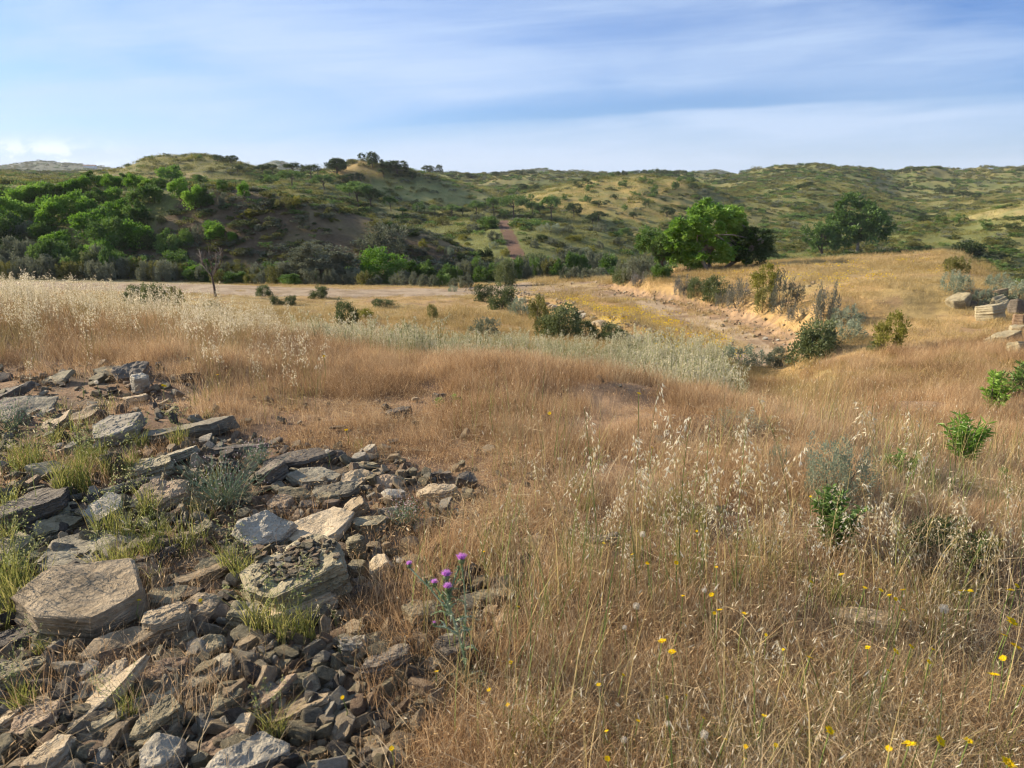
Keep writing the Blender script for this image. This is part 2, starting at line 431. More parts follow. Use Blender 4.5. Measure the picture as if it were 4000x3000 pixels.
def tag(o, label=None, cat=None, group=None, kind=None):
    if label: o['label'] = label
    if cat: o['category'] = cat
    if group: o['group'] = group
    if kind: o['kind'] = kind
    return o

# ------------------------------------------------------------------ materials
def mat(name):
    m = bpy.data.materials.new(name); m.use_nodes = True
    m.node_tree.nodes.clear(); return m, m.node_tree.nodes, m.node_tree.links
def ramp(N, L, fac, stops):
    r = N.new('ShaderNodeValToRGB'); L.new(fac, r.inputs[0])
    el = r.color_ramp.elements
    while len(el) < len(stops): el.new(.5)
    for e, (p, c) in zip(el, stops): e.position = p; e.color = (*c, 1)
    return r.outputs[0]

def leaf_mat(name, c1, c2, c3, trans=0.35, scale=0.7, gloss=0.0, rough=.5):
    """leaf or blade: colours vary by leaf, by plant and by patch of ground"""
    m, N, L = mat(name)
    out = N.new('ShaderNodeOutputMaterial')
    at = N.new('ShaderNodeAttribute'); at.attribute_name = 'tone'
    oi = N.new('ShaderNodeObjectInfo')
    ge = N.new('ShaderNodeNewGeometry')
    nz = N.new('ShaderNodeTexNoise'); nz.inputs['Scale'].default_value = scale; nz.inputs['Detail'].default_value = 3
    L.new(ge.outputs['Position'], nz.inputs['Vector'])
    f = mth(N, L, 'MULTIPLY_ADD', at.outputs['Fac'], .45, mth(N, L, 'MULTIPLY_ADD', oi.outputs['Random'], .22, mth(N, L, 'MULTIPLY_ADD', nz.outputs[0], .9, -.28)))
    col = ramp(N, L, f, [(0.12, c1), (0.5, c2), (0.9, c3)])
    d = N.new('ShaderNodeBsdfDiffuse'); L.new(col, d.inputs[0])
    t = N.new('ShaderNodeBsdfTranslucent'); L.new(col, t.inputs[0])
    mx = N.new('ShaderNodeMixShader'); mx.inputs[0].default_value = trans
    L.new(d.outputs[0], mx.inputs[1]); L.new(t.outputs[0], mx.inputs[2])
    last = mx.outputs[0]
    if gloss > 0:
        g = N.new('ShaderNodeBsdfGlossy'); g.inputs['Roughness'].default_value = rough
        g.inputs[0].default_value = (.9, .95, .9, 1)
        m2 = N.new('ShaderNodeMixShader'); m2.inputs[0].default_value = gloss
        L.new(last, m2.inputs[1]); L.new(g.outputs[0], m2.inputs[2]); last = m2.outputs[0]
    L.new(last, out.inputs[0])
    return m

def ground_mat():
    m, N, L = mat('ground_soil')
    out = N.new('ShaderNodeOutputMaterial'); b = N.new('ShaderNodeBsdfPrincipled')
    b.inputs['Roughness'].default_value = .95
    b.inputs['Specular IOR Level'].default_value = .15
    at = N.new('ShaderNodeAttribute'); at.attribute_name = 'Col'
    ge = N.new('ShaderNodeNewGeometry')
    def nz(s, d=4):
        n = N.new('ShaderNodeTexNoise'); n.inputs['Scale'].default_value = s; n.inputs['Detail'].default_value = d
        n.inputs['Roughness'].default_value = .7
        L.new(ge.outputs['Position'], n.inputs['Vector']); return n.outputs[0]
    a, b2, c = nz(28, 5), nz(3.2, 5), nz(.5, 5)
    s = mth(N, L, 'ADD', mth(N, L, 'MULTIPLY', a, .55), mth(N, L, 'ADD', mth(N, L, 'MULTIPLY', b2, .5), mth(N, L, 'MULTIPLY', c, .35)))
    s = mth(N, L, 'MULTIPLY_ADD', s, 1.9, -.33)
    mx = N.new('ShaderNodeMix'); mx.data_type = 'RGBA'; mx.blend_type = 'MULTIPLY'; mx.inputs[0].default_value = 1
    L.new(at.outputs['Color'], mx.inputs[6])
    cb = N.new('ShaderNodeCombineColor')
    for i in range(3): L.new(s, cb.inputs[i])
    L.new(cb.outputs[0], mx.inputs[7]); L.new(mx.outputs[2], b.inputs['Base Color'])
    bp = N.new('ShaderNodeBump'); bp.inputs['Strength'].default_value = .6; bp.inputs['Distance'].default_value = .03
    L.new(mth(N, L, 'ADD', a, b2), bp.inputs['Height']); L.new(bp.outputs[0], b.inputs['Normal'])
    L.new(b.outputs[0], out.inputs[0]); return m
M_GROUND = ground_mat()

def rock_mat(name, c1, c2, c3, lich=0.0):
    m, N, L = mat(name)
    out = N.new('ShaderNodeOutputMaterial'); b = N.new('ShaderNodeBsdfPrincipled')
    b.inputs['Roughness'].default_value = .8; b.inputs['Specular IOR Level'].default_value = .25
    tc = N.new('ShaderNodeTexCoord'); oi = N.new('ShaderNodeObjectInfo')
    ad = N.new('ShaderNodeVectorMath'); ad.operation = 'ADD'
    L.new(tc.outputs['Object'], ad.inputs[0])
    sc_ = N.new('ShaderNodeVectorMath'); sc_.operation = 'SCALE'; sc_.inputs[0].default_value = (9, 7, 5)
    L.new(oi.outputs['Random'], sc_.inputs[3]); L.new(sc_.outputs[0], ad.inputs[1])
    def nz(s, d=6, st=None, r=.6):
        v = ad.outputs[0]
        if st:
            mp = N.new('ShaderNodeMapping'); mp.inputs['Scale'].default_value = st; L.new(v, mp.inputs[0]); v = mp.outputs[0]
        n = N.new('ShaderNodeTexNoise'); n.inputs['Scale'].default_value = s; n.inputs['Detail'].default_value = d
        n.inputs['Roughness'].default_value = r; L.new(v, n.inputs['Vector']); return n.outputs[0]
    big = nz(7, 5); fine = nz(60, 5); lay = nz(9, 5, (1, 1, 16)); grain = nz(26, 4, (1, 1.9, 1))
    f = mth(N, L, 'MULTIPLY_ADD', big, .75, mth(N, L, 'MULTIPLY_ADD', lay, .35, mth(N, L, 'MULTIPLY_ADD', fine, .3, mth(N, L, 'MULTIPLY_ADD', oi.outputs['Random'], .3, -.35))))
    col = ramp(N, L, f, [(0.25, c1), (0.5, c2), (0.72, c3)])
    sp = mth(N, L, 'MULTIPLY_ADD', grain, .6, .7)
    mx = N.new('ShaderNodeMix'); mx.data_type = 'RGBA'; mx.blend_type = 'MULTIPLY'; mx.inputs[0].default_value = 1
    cb = N.new('ShaderNodeCombineColor')
    for i in range(3): L.new(sp, cb.inputs[i])
    L.new(col, mx.inputs[6]); L.new(cb.outputs[0], mx.inputs[7])
    L.new(mx.outputs[2], b.inputs['Base Color'])
    bp = N.new('ShaderNodeBump'); bp.inputs['Strength'].default_value = 1.0; bp.inputs['Distance'].default_value = .016
    hh = mth(N, L, 'ADD', mth(N, L, 'MULTIPLY', fine, .35), mth(N, L, 'ADD', mth(N, L, 'MULTIPLY', lay, 1.0), mth(N, L, 'MULTIPLY', grain, .3)))
    L.new(hh, bp.inputs['Height']); L.new(bp.outputs[0], b.inputs['Normal'])
    L.new(b.outputs[0], out.inputs[0]); return m
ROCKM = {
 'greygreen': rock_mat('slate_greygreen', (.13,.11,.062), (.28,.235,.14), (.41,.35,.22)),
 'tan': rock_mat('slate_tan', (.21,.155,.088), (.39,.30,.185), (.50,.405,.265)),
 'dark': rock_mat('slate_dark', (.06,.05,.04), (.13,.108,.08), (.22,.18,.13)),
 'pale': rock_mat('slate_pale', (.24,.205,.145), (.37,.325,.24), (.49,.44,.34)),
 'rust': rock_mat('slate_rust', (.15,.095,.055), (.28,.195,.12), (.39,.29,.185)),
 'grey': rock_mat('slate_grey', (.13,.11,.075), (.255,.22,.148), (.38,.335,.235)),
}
def plain_mat(name, c, rough=.8, var=.25, scale=12):
    m, N, L = mat(name)
    out = N.new('ShaderNodeOutputMaterial'); b = N.new('ShaderNodeBsdfPrincipled')
    b.inputs['Roughness'].default_value = rough; b.inputs['Specular IOR Level'].default_value = .2
    tc = N.new('ShaderNodeTexCoord'); n = N.new('ShaderNodeTexNoise'); n.inputs['Scale'].default_value = scale
    L.new(tc.outputs['Object'], n.inputs['Vector'])
    L.new(ramp(N, L, n.outputs[0], [(.3, tuple(v*(1-var) for v in c)), (.7, tuple(min(1, v*(1+var)) for v in c))]), b.inputs['Base Color'])
    L.new(b.outputs[0], out.inputs[0]); return m
M_BARK = plain_mat('bark', (.10,.075,.055), .9, .4, 20)
M_BARKG = plain_mat('bark_grey', (.24,.20,.16), .9, .3, 20)
M_TWIG = plain_mat('twig_dry', (.17,.12,.085), .9, .3, 20)

# ------------------------------------------------------------------ terrain mesh, split where one kind of ground meets another
def build_terrain():
    th = np.concatenate([np.linspace(-180, -50, 50, endpoint=False), np.linspace(-50, 50, 760), np.linspace(50, 180, 51)[1:-1]])
    th = np.radians(th)
    ra = np.concatenate([np.exp(np.linspace(math.log(.5), math.log(9), 170, endpoint=False)), np.exp(np.linspace(math.log(9), math.log(60), 170, endpoint=False)),
                         np.exp(np.linspace(math.log(60), math.log(520), 190, endpoint=False)), np.exp(np.linspace(math.log(520), math.log(4000), 60))])
    nt, nr = len(th), len(ra)
    T, Rr = np.meshgrid(th, ra)
    x = (Rr*np.sin(T)).ravel(); y = (Rr*np.cos(T)).ravel()
    z = height(x, y)
    x = np.append(x, 0); y = np.append(y, 0); z = np.append(z, float(height(0, 0.01)[0]))
    col = ground_color(x, y, z)
    idx = np.arange(nr*nt).reshape(nr, nt)
    a = idx[:-1, :]; b = idx[1:, :]
    q = np.stack([a, b, np.roll(b, -1, 1), np.roll(a, -1, 1)], -1).reshape(-1, 4)[:, ::-1]
    cen = idx[0]; tri = np.stack([np.full(nt, nr*nt), cen, np.roll(cen, -1)], -1)[:, ::-1]
    cx, cy, cz = x[q].mean(1), y[q].mean(1), z[q].mean(1)
    X, R, d, r = zones(cx, cy, cz)
    kind = np.zeros(len(q), int)
    kind[d > 60] = 1
    jx = (fbm(cx*.8, cy*.8, 111, 3)-.5)*14
    kind[(in_poly(X+jx, R+jx*.2, ROAD) & (d > 13) & (d < 60) & (cy > 0))] = 2
    kind[(in_poly(X, R, FIREBREAK) & (d > 66) & (d < 122) & (cy > 0))] = 3
    names = {0: 'ground', 1: 'hills', 2: 'dirt_track', 3: 'firebreak'}
    V = np.stack([x, y, z], -1)
    C4 = np.concatenate([col, np.ones((len(col), 1))], 1)
    for k, nm in names.items():
        F = [q[kind == k]] + ([tri] if k == 0 else [])
        used = np.unique(np.concatenate([f.ravel() for f in F]))
        mp = np.full(len(V), -1); mp[used] = np.arange(len(used))
        me = new_mesh(nm, V[used], [mp[f] for f in F], [M_GROUND], attrs={'Col': ('POINT', 'FLOAT_COLOR', C4[used])}, smooth=True)
        tag(link(nm, me), kind='structure')
build_terrain()
# ------------------------------------------------------------------ plant makers (all in numpy, each returns vertices, quads, tones)
rng = np.random.default_rng(7)
random.seed(7)

class PB:
    """collects polygons with a tone per face and a material index"""
    def __init__(s): s.V = []; s.F4 = []; s.T4 = []; s.M4 = []; s.F3 = []; s.T3 = []; s.M3 = []; s.n = 0
    def add(s, V, F, tone, m=0):
        V = np.asarray(V, float); F = np.asarray(F, int)
        s.V.append(V)
        t = np.broadcast_to(np.asarray(tone, float), (len(F),))
        (s.F4 if F.shape[1] == 4 else s.F3).append(F+s.n)
        (s.T4 if F.shape[1] == 4 else s.T3).append(t)
        (s.M4 if F.shape[1] == 4 else s.M3).append(np.full(len(F), m))
        s.n += len(V)
    def mesh(s, name, mats, smooth=False):
        F = []; T = []; M = []
        for f, t, m in ((s.F4, s.T4, s.M4), (s.F3, s.T3, s.M3)):
            if f: F.append(np.concatenate(f)); T.append(np.concatenate(t)); M.append(np.concatenate(m))
        return new_mesh(name, np.concatenate(s.V), F, mats, np.concatenate(M), {'tone': ('FACE', 'FLOAT', np.concatenate(T))}, smooth)

def unit(v): return v/np.maximum(np.linalg.norm(v, axis=-1, keepdims=True), 1e-9)

def blades(pb, base, h, lean, width, nseg=3, droop=0.5, tone=None, m=0, curl=None):
    """ribbons: base (n,3), h (n), lean (n,2) horizontal reach, width (n)"""
    n = len(base)
    side = unit(np.stack([-lean[:, 1], lean[:, 0], np.zeros(n)], -1) + rng.normal(0, .5, (n, 3))*[1, 1, 0]*.3+1e-6)
    rows = []
    for i in range(nseg+1):
        t = i/nseg
        c = base + np.stack([lean[:, 0]*t**1.8, lean[:, 1]*t**1.8, h*(t-droop*.25*t**3)], -1)
        w = width*(1-t**1.6)*.5
        if i < nseg: rows += [c-side*w[:, None], c+side*w[:, None]]
        else: rows += [c]
    V = np.stack(rows, 1).reshape(-1, 3); k = len(rows)
    o = np.arange(n)*k
    if tone is None: tone = rng.random(n)
    F = np.concatenate([np.stack([o+2*i, o+2*i+1, o+2*i+3, o+2*i+2], -1) for i in range(nseg-1)]) if nseg > 1 else np.zeros((0, 4), int)
    if len(F): pb.add(V, F, np.tile(tone, nseg-1), m)
    else: pb.add(V, np.zeros((0, 4), int), np.zeros(0), m)
    l = 2*(nseg-1); pb.F3.append(np.stack([o+l, o+l+1, o+l+2], -1)+pb.n-len(V)); pb.T3.append(tone); pb.M3.append(np.full(n, m))
    return rows[-1]

def leaves(pb, c, dirn, ln, wd, tone, m=0, nrm=None):
    """rhombus leaves at c pointing along dirn"""
    n = len(c); dirn = unit(dirn)
    if nrm is None: nrm = rng.normal(0, 1, (n, 3))
    s = unit(np.cross(dirn, nrm))
    a = c; b = c+dirn*ln[:, None]
    mid = c+dirn*(ln*.45)[:, None]
    up = unit(np.cross(s, dirn))*(wd*.18)[:, None]
    V = np.stack([a, mid+s*wd[:, None]*.5+up, b, mid-s*wd[:, None]*.5+up], 1).reshape(-1, 3)
    o = np.arange(n)*4
    pb.add(V, np.stack([o, o+1, o+2, o+3], -1), tone, m)

def tube(pb, pts, rad, k=5, m=0, tone=.5):
    pts = np.asarray(pts, float); rad = np.asarray(rad, float); n = len(pts)
    tan = unit(np.gradient(pts, axis=0))
    ref = np.array([0.31, .17, .93]) if abs(tan[0, 2]) < .9 else np.array([1., .1, 0])
    a = unit(np.cross(tan, ref)); b = np.cross(tan, a)
    an = np.arange(k)*2*math.pi/k
    V = (pts[:, None]+rad[:, None, None]*(np.cos(an)[None, :, None]*a[:, None]+np.sin(an)[None, :, None]*b[:, None])).reshape(-1, 3)
    i = np.arange(n-1)[:, None]*k; j = np.arange(k)[None]; j2 = (j+1) % k
    F = np.stack([i+j, i+j2, i+k+j2, i+k+j], -1).reshape(-1, 4)
    pb.add(V, F, tone, m)

def rnd(n, a, b): return rng.uniform(a, b, n)
def disk(n, r):
    a = rnd(n, 0, 2*math.pi); q = r*np.sqrt(rng.random(n)); return np.stack([q*np.cos(a), q*np.sin(a), np.zeros(n)], -1)

# ---- grasses
M_DRY = leaf_mat('grass_dry', (.11,.068,.036), (.45,.285,.145), (.80,.62,.38), .35, .55)
M_STRAW = leaf_mat('grass_straw', (.34,.25,.13), (.55,.42,.24), (.72,.60,.40), .3, .8)
M_GOLD = leaf_mat('grass_gold', (.24,.175,.065), (.44,.325,.14), (.58,.47,.25), .35, .12)
M_HG = leaf_mat('grass_hill', (.15,.165,.045), (.28,.265,.085), (.42,.36,.15), .35, .05)
M_GREENG = leaf_mat('grass_green', (.11,.125,.032), (.25,.26,.07), (.44,.38,.14), .45, 1.5)
M_SPIKE = leaf_mat('grass_seed', (.42,.27,.13), (.60,.42,.22), (.74,.58,.36), .4, 1.0)
M_SPIKEG = leaf_mat('grass_seed_pale', (.48,.42,.25), (.72,.63,.43), (.88,.81,.62), .4, .5)
M_SILVER = leaf_mat('oat_silver', (.33,.32,.18), (.58,.53,.35), (.82,.75,.55), .4, .35)
M_STEM = leaf_mat('stem_dry', (.24,.21,.07), (.42,.33,.14), (.55,.42,.22), .2, .9)
M_STEMG = leaf_mat('stem_green', (.10,.16,.04), (.22,.28,.08), (.42,.38,.15), .2, .9)

HS = 1.0
def grass_clump(name, n, r, h0, h1, w, lean, mat_, head=0.0, headmat=None, droop=.5, nseg=3):
    pb = PB(); base = disk(n, r); base[:, 2] = -.02
    h = rnd(n, h0, h1); le = rng.normal(0, lean, (n, 2))*h[:, None]+np.array([.10, 0.02])*h[:, None]
    tips = blades(pb, base, h, le, rnd(n, w*.6, w*1.3), nseg, droop)
    if head > 0:
        m = rng.random(n) < head; t = tips[m]; k = len(t)
        d = np.stack([le[m, 0]*1.5, le[m, 1]*1.5, h[m]*.7], -1)+rng.normal(0, .02, (k, 3))
        ln = rnd(k, .012, .028)*HS; leaves(pb, t-unit(d)*ln[:, None]*.6, d, ln, rnd(k, .0022, .0042)*HS, rng.random(k), 1)
    return pb.mesh(name, [mat_, headmat or M_SPIKE])

def oat_stalk(pb, base, H, lean, m_stem, m_sp, n_sp=34, splen=.022, w=.0035, yaw=None, spread=.05, part=.42, sw=.0022):
    """one stalk with a nodding open seed head"""
    k = 7; t = np.linspace(0, 1, k)
    ax = np.stack([lean[0]*t**2, lean[1]*t**2, H*(t-.06*t**3)], -1)+base
    tube(pb, ax, np.linspace(sw, sw*.35, k), 3, m_stem, rng.random())
    q = np.sort(rnd(n_sp, 1-part, 1.0)); 
    p = np.stack([np.interp(q, t, ax[:, i]) for i in range(3)], -1)
    a = rnd(n_sp, 0, 2*math.pi) if yaw is None else rng.normal(yaw, .7, n_sp)
    sp = spread*(1.15-(q-(1-part))/part)*rnd(n_sp, .35, 1.2)
    off = np.stack([np.cos(a)*sp, np.sin(a)*sp, rnd(n_sp, -.3, .5)*sp], -1)
    e = p+off
    # thin branches carrying the spikelets
    s = unit(np.cross(off, [0, 0, 1.]))*.0006
    V = np.stack([p-s, p+s, e+s, e-s], 1).reshape(-1, 3); o = np.arange(n_sp)*4
    pb.add(V, np.stack([o, o+1, o+2, o+3], -1), rng.random(n_sp), m_stem)
    for j in range(2):
        d = np.stack([np.cos(a)*.45, np.sin(a)*.45, -rnd(n_sp, .2, 1.2)], -1)+rng.normal(0, .28, (n_sp, 3))
        leaves(pb, e, d, rnd(n_sp, .75, 1.2)*splen, np.full(n_sp, w)*rnd(n_sp, .8, 1.3), rng.random(n_sp), m_sp)

def oat_clump(name, n, r, h0, h1, mats, n_sp=22, splen=.024, w=.005, nb=30, sw=.002):
    pb = PB(); base = disk(n, r)
    for i in range(n):
        H = rng.uniform(h0, h1)
        oat_stalk(pb, base[i], H, rng.normal(0, .10, 2)*H+np.array([.05*H, 0]), 0, 1, n_sp, splen, w, spread=.045, sw=sw)
    b = disk(nb, r*1.2); h = rnd(nb, h0*.35, h1*.62)
    blades(pb, b, h, rng.normal(0, .3, (nb, 2))*h[:, None], rnd(nb, .003, .006), 3, .5, m=0)
    return pb.mesh(name, mats)

def litter(name, n=60, r=.2):
    pb = PB(); c = disk(n, r); c[:, 2] = rnd(n, .005, .06)
    a = rng.normal(.3, .9, n); ln = rnd(n, .06, .26)
    d = np.stack([np.cos(a), np.sin(a), rng.normal(0.05, .14, n)], -1)
    leaves(pb, c, d, ln, rnd(n, .0010, .0024), rng.random(n))
    return pb.mesh(name, [M_STRAW])

# ---- shrubs and trees
LEAFM = {
 'bright': leaf_mat('leaf_bright', (.052,.11,.014), (.15,.29,.031), (.31,.45,.072), .40, .5, .03),
 'mid': leaf_mat('leaf_mid', (.05,.095,.018), (.115,.20,.038), (.22,.31,.075), .30, .5, .03),
 'dull': leaf_mat('leaf_dull', (.055,.075,.028), (.115,.145,.055), (.21,.235,.10), .3, .5, .02),
 'dark': leaf_mat('leaf_dark', (.026,.045,.013), (.060,.090,.026), (.12,.15,.048), .22, .5, .02),
 'grey': leaf_mat('leaf_grey', (.08,.092,.055), (.17,.185,.115), (.29,.30,.20), .25, .5, .02),
 'olive': leaf_mat('leaf_olive', (.08,.085,.024), (.18,.18,.05), (.29,.27,.09), .3, .5, .02),
 'yellow': leaf_mat('leaf_yellowgreen', (.11,.12,.02), (.22,.22,.045), (.36,.33,.10), .4, .5, .0),
 'sage': leaf_mat('leaf_sage', (.14,.165,.105), (.26,.30,.20), (.40,.43,.31), .3, .7, .0),
 'lavender': leaf_mat('leaf_lavender', (.10,.105,.075), (.20,.20,.15), (.30,.27,.28), .25, .5, .0),
}

def crown_pts(n_cl, rx, ry, rz, zc, bottom=-.75, flat=False, gap=.25):
    """clump centres through an uneven crown"""
    v = rng.normal(0, 1, (n_cl*3, 3)); v = unit(v)
    v = v[v[:, 2] > bottom][:n_cl]
    rad = rnd(len(v), .45, 1.0)**.6
    bump = 1+.30*np.sin(v[:, 0]*3.1+rng.uniform(0, 6))*np.cos(v[:, 1]*2.7+rng.uniform(0, 6))+rng.normal(0, .08, len(v))
    p = v*(rad*bump)[:, None]*np.array([rx, ry, rz])
    p[:, 2] += zc
    return p, v

FULL = 1.8
def bush_mesh(name, leafm, n_leaf=1800, n_cl=40, leaf=.05, lw=.45, rx=.5, ry=.5, rz=.5, zc=.42, clr=.16, upright=.2, stems=8, bottom=-.6, second=None, barkm=None, spiky=0.0):
    """unit bush about 1 m wide and 1 m high, clothed with leaves down to the ground"""
    pb = PB(); c, v = crown_pts(n_cl, rx, ry, rz, zc, bottom)
    c[:, 2] = np.maximum(c[:, 2], .06)
    n_leaf = int(n_leaf*FULL); leaf = leaf*1.25; lw = lw*1.15
    k = rng.integers(0, len(c), n_leaf)
    ct = rng.random(len(c))
    off = rng.normal(0, 1, (n_leaf, 3)); off = unit(off)*(rng.random(n_leaf)**.5)[:, None]*clr*rnd(len(c), .6, 1.35)[k][:, None]
    if spiky > 0: off *= np.array([.5, .5, 1+spiky*2])
    p = c[k]+off
    low = rng.random(n_leaf) < .16; p[low, 2] *= rng.random(low.sum()); p[:, 2] = np.maximum(p[:, 2], .01)
    d = unit(off)*.7+v[k]*.5+np.array([0, 0, upright])+rng.normal(0, .35, (n_leaf, 3))
    tone = np.clip(.55*ct[k]+.45*rng.random(n_leaf), 0, 1)
    mi = np.zeros(n_leaf, int)
    if second is not None:
        s = (off[:, 2] > clr*.25) & (rng.random(n_leaf) < .55)
        leaves(pb, p[s], d[s], rnd(s.sum(), .7, 1.3)*leaf, rnd(s.sum(), .8, 1.2)*leaf*lw, tone[s], 2)
        p, d, tone = p[~s], d[~s], tone[~s]
    leaves(pb, p, d, rnd(len(p), .65, 1.3)*leaf, rnd(len(p), .75, 1.25)*leaf*lw, tone, 0)
    for i in range(stems):
        q = c[rng.integers(0, len(c))]
        b = np.array([q[0]*.15, q[1]*.15, 0]); mid = (b+q)/2+rng.normal(0, .03, 3)
        tube(pb, [b, mid, q*.85], [.012, .008, .003], 4, 1, .5)
    mats = [LEAFM[leafm], barkm or M_BARK]+([second] if second is not None else [])
    return pb.mesh(name, mats)

def crown_mesh(name, leafm, n_leaf, n_cl, leaf, rx, ry, rz, zc, clr, bottom=-.5, lw=.5, parts=None):
    pb = PB()
    if parts is None: c, v = crown_pts(n_cl, rx, ry, rz, zc, bottom)
    else:
        cs = [crown_pts(int(n_cl*w), a, a*.9, b_, z, bottom) for (x, y, z, a, b_, w) in parts]
        for (cc, vv), (x, y, z, a, b_, w) in zip(cs, parts): cc[:, 0] += x; cc[:, 1] += y
        c = np.concatenate([q[0] for q in cs]); v = np.concatenate([q[1] for q in cs])
    n_leaf = int(n_leaf*1.5); leaf = leaf*1.22
    k = rng.integers(0, len(c), n_leaf); ct = rng.random(len(c)); cr = rnd(len(c), .55, 1.4)
    off = unit(rng.normal(0, 1, (n_leaf, 3)))*(rng.random(n_leaf)**.45)[:, None]*clr*cr[k][:, None]
    off[:, 2] *= .75
    p = c[k]+off
    d = unit(off)*.6+v[k]*.4+rng.normal(0, .5, (n_leaf, 3))
    tone = np.clip(.55*ct[k]+.45*rng.random(n_leaf), 0, 1)
    leaves(pb, p, d, rnd(n_leaf, .65, 1.3)*leaf, rnd(n_leaf, .75, 1.25)*leaf*lw, tone, 0)
    return pb.mesh(name, [LEAFM[leafm]]), c

def trunk_mesh(name, c, n_limb, r0, z0, lean=.05, barkm=None, trunks=1):
    pb = PB()
    for j in range(trunks):
        b = np.array([rng.normal(0, .04*trunks), rng.normal(0, .04*trunks), -.05])
        top = np.array([rng.normal(0, lean+.08*(trunks-1)), rng.normal(0, lean), z0])
        t = np.linspace(0, 1, 6)[:, None]
        ax = b*(1-t)+top*t+np.sin(t*4+j)*np.array([.015, .01, 0])
        tube(pb, ax, np.linspace(r0, r0*.6, 6), 7, 0)
        pick = rng.permutation(len(c))[:n_limb]
        for i in pick:
            q = c[i]; s0 = ax[rng.integers(3, 6)]
            m1 = s0*.6+q*.4+np.array([0, 0, .05])+rng.normal(0, .02, 3)
            tube(pb, [s0, m1, q], [r0*.5, r0*.28, r0*.07], 5, 0)
    return pb.mesh(name, [barkm or M_BARK])

# ---- scatter for what nobody could count
def make_protos(cname, meshes):
    c = bpy.data.collections.new(cname)
    for i, me in enumerate(meshes):
        o = bpy.data.objects.new('%s_%02d' % (cname, i), me); c.objects.link(o)
    return c
def scatter(name, label, cat, P, rot, scl, pid, coll):
    me = bpy.data.meshes.new(name); n = len(P)
    me.vertices.add(n); me.vertices.foreach_set('co', np.asarray(P, np.float32).ravel())
    for k, t, v in (('rot', 'FLOAT_VECTOR', rot), ('scl', 'FLOAT_VECTOR', scl), ('pid', 'INT', pid)):
        a = me.attributes.new(k, t, 'POINT'); a.data.foreach_set('vector' if t != 'INT' else 'value', np.asarray(v, np.float32 if t != 'INT' else np.int32).ravel())
    o = link(name, me); tag(o, label, cat, kind='stuff')
    ng = bpy.data.node_groups.new(name, 'GeometryNodeTree')
    ng.interface.new_socket('Geometry', in_out='INPUT', socket_type='NodeSocketGeometry')
    ng.interface.new_socket('Geometry', in_out='OUTPUT', socket_type='NodeSocketGeometry')
    N, L = ng.nodes, ng.links
    gi = N.new('NodeGroupInput'); go = N.new('NodeGroupOutput')
    ci = N.new('GeometryNodeCollectionInfo'); ci.inputs['Collection'].default_value = coll
    ci.inputs['Separate Children'].default_value = True; ci.inputs['Reset Children'].default_value = True
    ip = N.new('GeometryNodeInstanceOnPoints'); ip.inputs['Pick Instance'].default_value = True
    def na(nm, t):
        a = N.new('GeometryNodeInputNamedAttribute'); a.data_type = t; a.inputs['Name'].default_value = nm; return a.outputs[0]
    e = N.new('FunctionNodeEulerToRotation'); L.new(na('rot', 'FLOAT_VECTOR'), e.inputs[0])
    L.new(gi.outputs[0], ip.inputs['Points']); L.new(ci.outputs[0], ip.inputs['Instance'])
    L.new(na('pid', 'INT'), ip.inputs['Instance Index']); L.new(e.outputs[0], ip.inputs['Rotation']); L.new(na('scl', 'FLOAT_VECTOR'), ip.inputs['Scale'])
    L.new(ip.outputs[0], go.inputs[0])
    md = o.modifiers.new('scatter', 'NODES'); md.node_group = ng
    return o
def sample(n, d0, d1, dens, u0=-.9, u1=.9, power=0.0):
    """points spread evenly over azimuth and log distance (power 0), thinned by dens(X,R,d,x,y)"""
    u = rnd(n, u0, u1)
    if power == 0: d = np.exp(rnd(n, math.log(d0), math.log(d1)))
    else: d = (d0**power+rng.random(n)*(d1**power-d0**power))**(1/power)
    x, y = u*d, d; z = height(x, y)
    X, R = proj(x, y, z)
    k = rng.random(n) < dens(X, R, d, x, y)
    return x[k], y[k], z[k], X[k], R[k], d[k]
def rots(n, tilt=.12): return np.stack([rng.normal(0, tilt, n), rng.normal(0, tilt, n), rnd(n, 0, 6.283)], -1)
_ordx = ['first', 'second', 'third', 'fourth', 'fifth', 'sixth', 'seventh', 'eighth', 'ninth', 'tenth', 'eleventh', 'twelfth', 'thirteenth', 'fourteenth', 'fifteenth', 'sixteenth', 'seventeenth', 'eighteenth', 'nineteenth', 'twentieth',
        'twenty first', 'twenty second', 'twenty third', 'twenty fourth', 'twenty fifth', 'twenty sixth', 'twenty seventh', 'twenty eighth', 'twenty ninth', 'thirtieth', 'thirty first', 'thirty second', 'thirty third', 'thirty fourth', 'thirty fifth', 'thirty sixth', 'thirty seventh', 'thirty eighth']
_tens = {2: 'twent', 3: 'thirt', 4: 'fort', 5: 'fift', 6: 'sixt', 7: 'sevent', 8: 'eight', 9: 'ninet'}
def nth(i):
    i += 1
    if i <= len(_ordx): return _ordx[i-1].replace(' ', '-')
    t, u = divmod(i, 10); return _tens[t]+('y-'+_ordx[u-1] if u else 'ieth')
